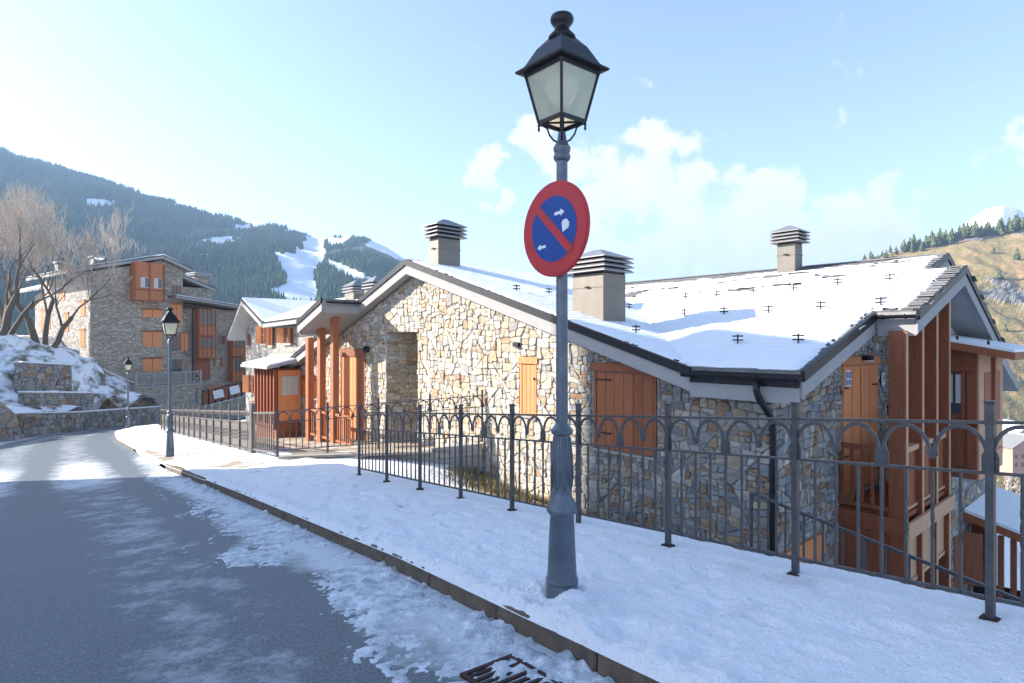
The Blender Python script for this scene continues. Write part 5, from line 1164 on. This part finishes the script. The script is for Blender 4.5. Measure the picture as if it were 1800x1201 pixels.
lamp = make_lamp((.357, 4.27, -1.875), 'nearest grey street lamp with a parking sign, standing on the snowy pavement')
def put_lamp(p, lab, k=1.0):
    r = copy_tree(lamp); r.location = p; r['label'] = lab; r.scale = (k, k, k); return r
put_lamp(FT(20.1, -2.1, 0), 'second street lamp, on the sunlit pavement beside the panelled fence', 1.03)
put_lamp(FT(43.2, -1.72, .05), 'third street lamp, at the road bend in front of the far retaining wall', 1.04)
put_lamp(at(346, 706, 57), 'small distant street lamp at the foot of the apartment block', .62)

# ---------------------------------------------------------------- no-parking sign clamped to the lamp
PHI = R(-51.3); sg = empty('parking_sign', (.296, 4.222, .795), PHI, 'round red and blue no parking sign with two small white arrows on the lamp post', 'sign')
def disc(r, y0, y1, n=48): return [(r * math.cos(2 * math.pi * k / n), r * math.sin(2 * math.pi * k / n)) for k in range(n)]
def plate(name, poly, y0, y1, mat, **k): b = MB(); b.prism(poly, 1, y0, y1); return b.build(name, mat, sg, **k)
plate('plate', disc(.337, 0, 0), .0, .022, mRed, bevel=.004)
plate('red_face', disc(.325, 0, 0), -.003, -.0005, mRed)
plate('blue_field', disc(.232, 0, 0), -.005, -.0031, mBlue)
a = R(-44); hx, hz = .245, .030; plate('red_bar', [(x * math.cos(a) - z * math.sin(a), x * math.sin(a) + z * math.cos(a)) for x, z in ((-hx, -hz), (hx, -hz), (hx, hz), (-hx, hz))], -.0072, -.0052, mRed)
def arrow(cx, cz, s, ang):
    P = [(-.5, -.11), (.12, -.11), (.12, -.26), (.5, 0), (.12, .26), (.12, .11), (-.5, .11)]; c, n = math.cos(ang), math.sin(ang)
    plate('arrow', [(cx + s * (x * c - z * n), cz + s * (x * n + z * c)) for x, z in P], -.0066, -.0052, mWhite)
arrow(.062, .105, .10, R(3)); arrow(-.125, -.115, .09, R(183))
plate('sticker', [(.095, -.035), (.155, -.01), (.160, .025), (.135, .052), (.10, .05), (.085, .03)], -.0064, -.0052, mWhite)
for z in (.11, -.11):
    b = MB(); pts = [(-.055 * math.cos(t), .075 - .055 * math.sin(t) * -1, z) for t in np.linspace(0, math.pi * 2, 13)]; b.tube(pts, .008, 5, caps=False); b.build('clamp', mZinc, sg)
# ---------------------------------------------------------------- bare trees
def bare_tree(loc, H, seed, label, trunks, spread=.55, twigs=5, lean=0):
    rn = random.Random(seed); root = empty('bare_tree', loc, 0, label, 'tree', 'bare winter trees on the bank'); tr = MB(); cr = MB()
    def grow(p, d, L, r, lev):
        n = 3 if lev < 3 else 2; pts = [p]; q = p
        for i in range(n):
            d = (d + Vector((rn.gauss(0, .17), rn.gauss(0, .17), rn.gauss(.05 + .05 * lev, .12)))).normalized(); q = q + d * (L / n); pts.append(q)
        rr = [r * (1 - .38 * i / n) for i in range(n + 1)]
        (tr if lev < 3 else cr).tube(pts, rr, 6 if lev < 2 else (4 if lev < 4 else 3), caps=False)
        if lev >= twigs: return
        k = 2 if lev == 0 else (4 if lev >= 3 else 3)
        for j in range(k):
            f = rn.uniform(.45, 1) if j else 1; b = pts[0].lerp(pts[-1], f) if lev > 1 else pts[max(1, int(round(f * n)))]
            ax = Vector((rn.gauss(0, 1), rn.gauss(0, 1), rn.gauss(.25, .6))).normalized()
            dd = (d * (1 - spread) + ax * spread + Vector((0, 0, .16 + .05 * lev))).normalized(); grow(b, dd, L * rn.uniform(.62, .80), max(rr[-1] * rn.uniform(.5, .72), .021), lev + 1)
    for (dx, dy, an, L, r) in trunks:
        grow(Vector((dx, dy, -.4)), Vector((math.sin(an), rn.uniform(-.1, .1), math.cos(an))).normalized(), L, r, 0)
    tr.build('trunk', mBark, root, smooth=True); cr.build('crown', mTwig, root)
    return root
bare_tree(at(72, 612, 48.5), 9, 5, 'bare forked tree with dark twisted trunks on the bank before the stone block', [(-.2, 0, -.10, 4.2, .30), (.3, 0, .04, 4.6, .24), (.6, .1, .62, 3.6, .26)], twigs=5)
bare_tree(at(-8, 600, 46), 10, 9, 'bare tree at the left picture edge with long leaning limbs', [(0, 0, .55, 4.6, .30), (-.8, 0, -.1, 5.2, .26), (.2, .5, .25, 4.6, .2)], twigs=5)
bare_tree(at(-70, 610, 54), 11, 21, 'tall pale bare tree partly cut by the left edge of the view', [(0, 0, .1, 6.2, .30), (.6, .4, .28, 6.0, .24)], twigs=5)
bare_tree(at(20, 590, 62), 11, 33, 'tall pale bare tree rising behind the left roof', [(0, 0, .05, 6.0, .30), (-.8, .3, -.18, 5.6, .24)], twigs=5)
bare_tree(at(148, 560, 74), 11, 41, 'pale bare tree showing above the roof of the stone block', [(0, 0, -.08, 6.4, .28), (.8, .4, .16, 5.8, .22)], twigs=5)

# ---------------------------------------------------------------- mountains across the valley
def ridge(name, crest, base, Zc, Zb, mat, nx, ny, rough, cols=None, power=1.0, seed=0, kind='structure'):
    """slope rising from the base line at distance Zb to the crest line at distance Zc"""
    cx = np.array(crest, float); bx = np.array(base, float); px = np.linspace(cx[0, 0], cx[-1, 0], nx); v = np.linspace(-.25, 1.12, ny)
    PX, Vv = np.meshgrid(px, v); yc = np.interp(PX, cx[:, 0], cx[:, 1]); yb = np.interp(PX, bx[:, 0], bx[:, 1])
    Zd = Zb + (Zc - Zb) * np.clip(Vv, -.3, 2) ; tz = (600 - yc) / 1050 * Zc; bz = (600 - yb) / 1050 * Zb
    f = np.where(Vv <= 1, np.sign(Vv) * np.abs(Vv) ** power, 1 - (Vv - 1) * .9)
    Z = bz + (tz - bz) * f; X = (PX - 900) / 1050 * Zd; Y = Zd
    n = fbm(X / rough[0], Y / rough[0] * .6, 5, seed) - .5; e = np.clip(1 - np.abs(Vv - .5) * 1.6, .12, 1)
    Z = Z + n * rough[1] * e
    return PX, Vv, X, Y, Z
CRL = [(-1100, 222), (-600, 208), (-260, 206), (-100, 240), (0, 262), (60, 283), (120, 300), (200, 325), (280, 350), (350, 370), (385, 380), (420, 392), (470, 395), (505, 402), (535, 412), (555, 417), (600, 414), (640, 416), (680, 434), (716, 457), (760, 490), (840, 560), (950, 640)]
BSL = [(-1100, 640), (950, 700)]
def in_poly(PX, PY, poly): return inside(PX, PY, poly)
PX, Vv, X, Y, Z = ridge('mountain', CRL, BSL, 900, 290, None, 600, 150, (122, 50), power=.92, seed=3)
PY = 600 - Z / Y * 1050
runs = [[(532, 421), (568, 427), (572, 448), (568, 460), (551, 477), (555, 497), (557, 525), (537, 545), (485, 522), (469, 508), (504, 499), (502, 485), (489, 460), (475, 444), (514, 446), (533, 438)],
        [(576, 454), (623, 475), (700, 512), (700, 528), (650, 502), (603, 484), (574, 466)], [(393, 379), (409, 392), (455, 404), (470, 412), (452, 407), (405, 398)], [(485, 424), (530, 437), (520, 442), (484, 429)]]
jx = (fbm(PX / 6, PY / 6, 3, 5) - .5) * 9; jy = (fbm(PX / 6, PY / 6, 3, 6) - .5) * 9
snow = np.zeros(PX.shape, bool)
for p in runs: snow |= in_poly(PX + jx, PY + jy, p)
patch = fbm(X / 32, Z / 20, 4, 17)
snow |= (patch > .66) & (Vv > .40) & (fbm(X / 138, Z / 85, 3, 29) > .50) | ((Vv > .93) & (patch > .5)) | ((PX > 575) & (Vv > .86) & (patch > .40))
sm = snow.astype(float); sm = (sm + np.roll(sm, 1, 0) + np.roll(sm, -1, 0) + np.roll(sm, 1, 1) + np.roll(sm, -1, 1)) / 5
mMt = MIX('mountain_ground', [(.045, .06, .035), (.84, .87, .92)], .04, .62, .78, rough=.9, attr='tint', second=((.10, .095, .055), .023, .40, .60), spec=.1)
grid_mesh('mountain', X, Y, Z, None, mMt, (sm * .5)[..., None].repeat(3, -1), kind='structure')
# the forest on it: one mass of small conifers standing on the slope
def forest(name, n, PX, Vv, X, Y, Z, ok, hr, label, mat, seed, x0, x1, lim=(0, 1.0)):
    rg = np.random.default_rng(seed); ny, nx = PX.shape
    i = rg.integers(0, ny - 1, n * 3); j = rg.integers(0, nx - 1, n * 3); fu = rg.random(n * 3); fv = rg.random(n * 3)
    keep = ok[i, j] & ok[i + 1, j] & (PX[i, j] > x0) & (PX[i, j] < x1) & (Vv[i, j] > lim[0]) & (Vv[i, j] < lim[1]); i, j, fu, fv = [a[keep][:n] for a in (i, j, fu, fv)]
    def lp(A): return (A[i, j] * (1 - fu) + A[i, j + 1] * fu) * (1 - fv) + (A[i + 1, j] * (1 - fu) + A[i + 1, j + 1] * fu) * fv
    P = np.stack([lp(X), lp(Y), lp(Z)], -1); m = len(P); h = rg.uniform(*hr, m) * (.6 + .8 * fbm(P[:, 0] / 26, P[:, 2] / 26, 2, 3)); r = h * rg.uniform(.20, .30, m)
    k = 5; ang = rg.random(m) * 6.28; V = np.zeros((m, k + 1, 3))
    for a in range(k): V[:, a, 0] = P[:, 0] + r * np.cos(ang + a * 6.283 / k); V[:, a, 1] = P[:, 1] + r * np.sin(ang + a * 6.283 / k); V[:, a, 2] = P[:, 2] - h * .08
    V[:, k] = P + np.stack([rg.normal(0, .04, m) * h, 0 * h, h], -1)
    b = np.arange(m)[:, None] * (k + 1); F = np.concatenate([np.stack([b[:, 0] + a, b[:, 0] + (a + 1) % k, b[:, 0] + k], -1) for a in range(k)])
    me = bpy.data.meshes.new(name); me.from_pydata(V.reshape(-1, 3).tolist(), [], F.tolist()); me.materials.append(mat)
    g = fbm(P[:, 0] / 64, P[:, 2] / 37, 3, 8); c = np.stack([.026 + .045 * g, .060 + .070 * g, .036 + .022 * g], -1) * rg.uniform(.65, 1.35, (m, 1)) ; c = np.repeat(c[:, None], k + 1, 1).reshape(-1, 3)
    a = me.color_attributes.new('tint', 'FLOAT_COLOR', 'POINT'); arr = np.ones((len(c), 4), np.float32); arr[:, :3] = c; a.data.foreach_set('color', arr.ravel())
    o = link_mesh(name, me); tag(o, label, 'forest', kind='stuff'); return o
mNeed = M('needles', (1, 1, 1), .9, spec=.1, tint=True)
dens = fbm(X / 48, Z / 27, 3, 51) > .36
forest('forest', 62000, PX, Vv, X, Y, Z, (~snow) & (dens | (Vv < .6)), (4.2, 8), 'dense dark conifer forest covering the far mountainside', mNeed, 4, -700, 800)
# bare snow summit behind
PX2, V2, X2, Y2, Z2 = ridge('peak', [(480, 440), (560, 422), (600, 413), (622, 411), (660, 425), (700, 445), (800, 520)], [(480, 600), (800, 600)], 1300, 950, None, 80, 30, (100, 30), seed=9)
grid_mesh('snow_peak', X2, Y2, Z2, None, mSnowRoof, kind='structure')
PX2, V2, X2, Y2, Z2 = ridge('peak', [(1600, 470), (1660, 420), (1700, 386), (1735, 362), (1762, 357), (1790, 364), (1830, 395), (1900, 450)], [(1600, 600), (1900, 600)], 1300, 850, None, 80, 30, (100, 30), seed=19)
grid_mesh('snow_peak', X2, Y2, Z2, None, mSnowRoof, kind='structure')

# brown hillside on the right
CRR = [(1300, 560), (1380, 520), (1440, 492), (1500, 462), (1530, 452), (1580, 440), (1640, 425), (1700, 412), (1760, 404), (1800, 396), (1900, 375), (2100, 320), (2500, 230), (2900, 200)]
BSR = [(1300, 690), (1600, 740), (1800, 745), (2900, 800)]
PX, Vv, X, Y, Z = ridge('hill', CRR, BSR, 430, 250, None, 460, 170, (48, 26), power=.95, seed=31)
cr_ = fbm(X / 16, Z / 9, 5, 34); rk = np.clip((cr_ - .56) * 9, 0, 1) * np.clip(1.1 - np.abs(Vv - .5), 0, 1)
Z = Z + rk * 3.2 * fbm(X / 3, Z / 3, 3, 36) + (fbm(X / 5, Y / 5, 3, 38) - .5) * 1.3
col = np.stack([.5 + .5 * rk, rk, rk], -1)
def hill_mat():
    m = bpy.data.materials.new('dry_hillside'); m.use_nodes = True; n = m.node_tree.nodes; l = m.node_tree.links; p = n['Principled BSDF']; p.inputs['Roughness'].default_value = .95; p.inputs['Specular IOR Level'].default_value = .1
    co = n.new('ShaderNodeTexCoord'); a = n.new('ShaderNodeVertexColor'); a.layer_name = 'tint'; sp = n.new('ShaderNodeSeparateColor'); l.new(a.outputs['Color'], sp.inputs[0])
    def nz(s, d=7):
        x = n.new('ShaderNodeTexNoise'); x.inputs['Scale'].default_value = s; x.inputs['Detail'].default_value = d; x.inputs['Roughness'].default_value = .65; l.new(co.outputs['Object'], x.inputs['Vector']); return x.outputs['Fac']
    def mixc(f, lo, hi, A, B):
        r = n.new('ShaderNodeMapRange'); l.new(f, r.inputs[0]); r.inputs[1].default_value = lo; r.inputs[2].default_value = hi
        x = n.new('ShaderNodeMix'); x.data_type = 'RGBA'; l.new(r.outputs[0], x.inputs['Factor'])
        for k, v in (('A', A), ('B', B)):
            if isinstance(v, tuple): x.inputs[k].default_value = (*v, 1)
            else: l.new(v, x.inputs[k])
        return x.outputs['Result']
    g = mixc(nz(.12), .40, .6, (.36, .24, .105), (.24, .215, .08)); g = mixc(nz(.5), .45, .66, g, (.42, .31, .18)); g = mixc(nz(.9, 4), .60, .70, g, (.07, .065, .03))
    rk = mixc(nz(.8), .4, .62, (.30, .285, .265), (.17, .155, .14)); l.new(mixc(sp.outputs[1], .25, .65, g, rk), p.inputs['Base Color'])
    b = n.new('ShaderNodeBump'); b.inputs['Distance'].default_value = .8; l.new(nz(.9, 9), b.inputs['Height']); l.new(b.outputs[0], p.inputs['Normal']); return m
hill = grid_mesh('hillside', X, Y, Z, None, hill_mat(), col, kind='structure', smooth=False)
# conifers along its crest and dotted down its face
def conifer_mesh(name, rn, H=1.0):
    b = MB(); nl = 7
    for k in range(nl):
        f = k / nl; z0 = .10 + f * .80; r = (.30 * (1 - f) ** .8 + .03) * rn.uniform(.8, 1.15); m = 7; V = []
        for a in range(m):
            t = 6.283 * a / m + rn.random(); rr = r * rn.uniform(.55, 1.2); V.append((rr * math.cos(t), rr * math.sin(t), z0 - rn.uniform(0, .06)))
        V.append((rn.gauss(0, .012), rn.gauss(0, .012), z0 + .26 * (1 - f * .45))); g = rn.uniform(.7, 1.3)
        b.add(V, [(a, (a + 1) % m, m) for a in range(m)], (.105 * g, .125 * g, .048 * g))
    return b.mesh(name, mNeed)
rn = random.Random(3); cms = [conifer_mesh('crown', rn) for _ in range(6)]; tmesh = MB().lathe([(.03, -.1), (.02, .3)], 6).mesh('trunk', mBark)
NXg = PX.shape[1]
def hill_at(px, v):
    j = int(np.interp(px, PX[0], np.arange(NXg))); i = int(np.interp(v, Vv[:, 0], np.arange(PX.shape[0]))); return Vector((X[i, j], Y[i, j], Z[i, j]))
def conifer(p, h, label, group):
    t = empty('conifer', p, rn.random() * 6, label, 'tree', group); t.scale = (h, h, h)
    link_mesh('trunk', tmesh, t); link_mesh('crown', rn.choice(cms), t)
px = 1512.0
while px < 1830:
    for k in range(2 if px > 1600 else 1): conifer(hill_at(px + rn.uniform(-5, 5), 1.0 - rn.random() * .07), rn.uniform(5.2, 10.5) * (1.0 if px > 1590 else .8), 'dark green conifer in the row along the crest of the brown hill', 'conifers along the hill crest')
    px += rn.uniform(3.2, 6.5)
for px, v, h, lab in ((1760, .60, 8, 'round dark shrub-like conifer alone among rocks high on the brown hillside'), (1748, .78, 6, 'small dark conifer below the crest row near grey crags'), (1790, .70, 9, 'dark conifer at the right edge halfway up the hillside'), (1722, .55, 5, 'low dark bush beside the chalet gable on the hillside'), (1770, .36, 5, 'small bush low on the brown hillside above the village')):
    conifer(hill_at(px, v), h, lab, None)

# ---------------------------------------------------------------- village in the valley
mVW = [M('village_wall', c, .9, var=.15) for c in ((.62, .58, .52), (.42, .37, .31), (.50, .33, .26), (.66, .64, .61))]
def village_house(px, py, Zd, w_, h, dpt, rz, i, slate):
    p = at(px, py, Zd); t = empty('village_house', p, rz, None, 'house', 'houses of the village in the valley')
    t['label'] = 'small far-off village house with %s roof in the valley beyond the fence' % ('a snowy' if not slate else 'a bare slate')
    W_ = MB().prism([(-w_ / 2, -3), (w_ / 2, -3), (w_ / 2, h), (0, h + w_ * .25), (-w_ / 2, h)], 1, -dpt / 2, dpt / 2).build('wall', mVW[i % 4], t)
    for sg_ in (-1, 1):
        b = MB(); b.hexa([(0, -dpt / 2 - .6, h + w_ * .25), (sg_ * (w_ / 2 + .7), -dpt / 2 - .6, h - .35), (sg_ * (w_ / 2 + .7), dpt / 2 + .6, h - .35), (0, dpt / 2 + .6, h + w_ * .25), (0, -dpt / 2 - .6, h + w_ * .25 + .3), (sg_ * (w_ / 2 + .7), -dpt / 2 - .6, h - .05), (sg_ * (w_ / 2 + .7), dpt / 2 + .6, h - .05), (0, dpt / 2 + .6, h + w_ * .25 + .3)]); b.build('roof', mSlate if slate else mSnowRoof, t)
    nw = max(2, int(w_ / 2.6))
    for r in range(max(1, int(h / 2.9))):
        for k in range(nw):
            x = -w_ / 2 + w_ * (k + .5) / nw; MB().box(x - .5, x + .5, -dpt / 2 - .08, -dpt / 2 - .01, .8 + r * 2.9, 2.1 + r * 2.9).build('window', mWoodD if (k + r) % 3 else mGlass, t)
vi = 0
for (px, py, Zd, w_, h, dpt, rz, sl_) in ((1762, 742, 330, 13, 5, 12, .3, 0), (1790, 745, 335, 12, 5.5, 12, -.4, 0), (1772, 752, 300, 14, 5, 10, .5, 1), (1800, 757, 300, 14, 6, 12, .2, 0), (1756, 764, 280, 10, 6, 9, .9, 0), (1778, 772, 262, 15, 6, 11, .1, 1), (1806, 776, 262, 12, 7, 10, .5, 0), (1764, 788, 240, 12, 6.5, 10, .2, 0), (1790, 795, 236, 16, 8, 11, .15, 0), (1758, 812, 215, 9, 6, 9, -.2, 0), (1783, 818, 212, 14, 7.5, 10, .2, 1), (1812, 820, 212, 12, 8, 10, .3, 0), (1742, 752, 320, 10, 5, 10, .1, 0), (1820, 760, 310, 14, 6, 10, .1, 1), (1840, 790, 260, 16, 8, 12, .4, 0)):
    village_house(px, py, Zd, w_, h, dpt, rz, vi, sl_); vi += 1
# leafless shrubs on the snowy slope below the village
for i, (px, py, Zd, lab) in enumerate(((1768, 905, 30, 'leafless shrub on the snow slope behind the nearest fence post'), (1795, 900, 34, 'leafless shrub at the right edge on the snow slope'))):
    bare_tree(at(px, py, Zd), 2, 70 + i, lab, [(0, 0, .1, 1.0, .04), (.2, 0, .4, .9, .03), (-.2, .1, -.3, .9, .03)], twigs=4)

# ---------------------------------------------------------------- the air of the valley
hz = bpy.data.materials.new('haze'); hz.use_nodes = True; hn = hz.node_tree.nodes; hn.remove(hn['Principled BSDF'])
pv = hn.new('ShaderNodeVolumePrincipled'); pv.inputs['Color'].default_value = (.42, .64, 1.0, 1); pv.inputs['Density'].default_value = .00038; pv.inputs['Anisotropy'].default_value = .1
hz.node_tree.links.new(pv.outputs[0], hn['Material Output'].inputs['Volume'])
MB().box(-3600, 3600, -3500, 3600, -90, 375).build('haze', hz, kind='stuff')
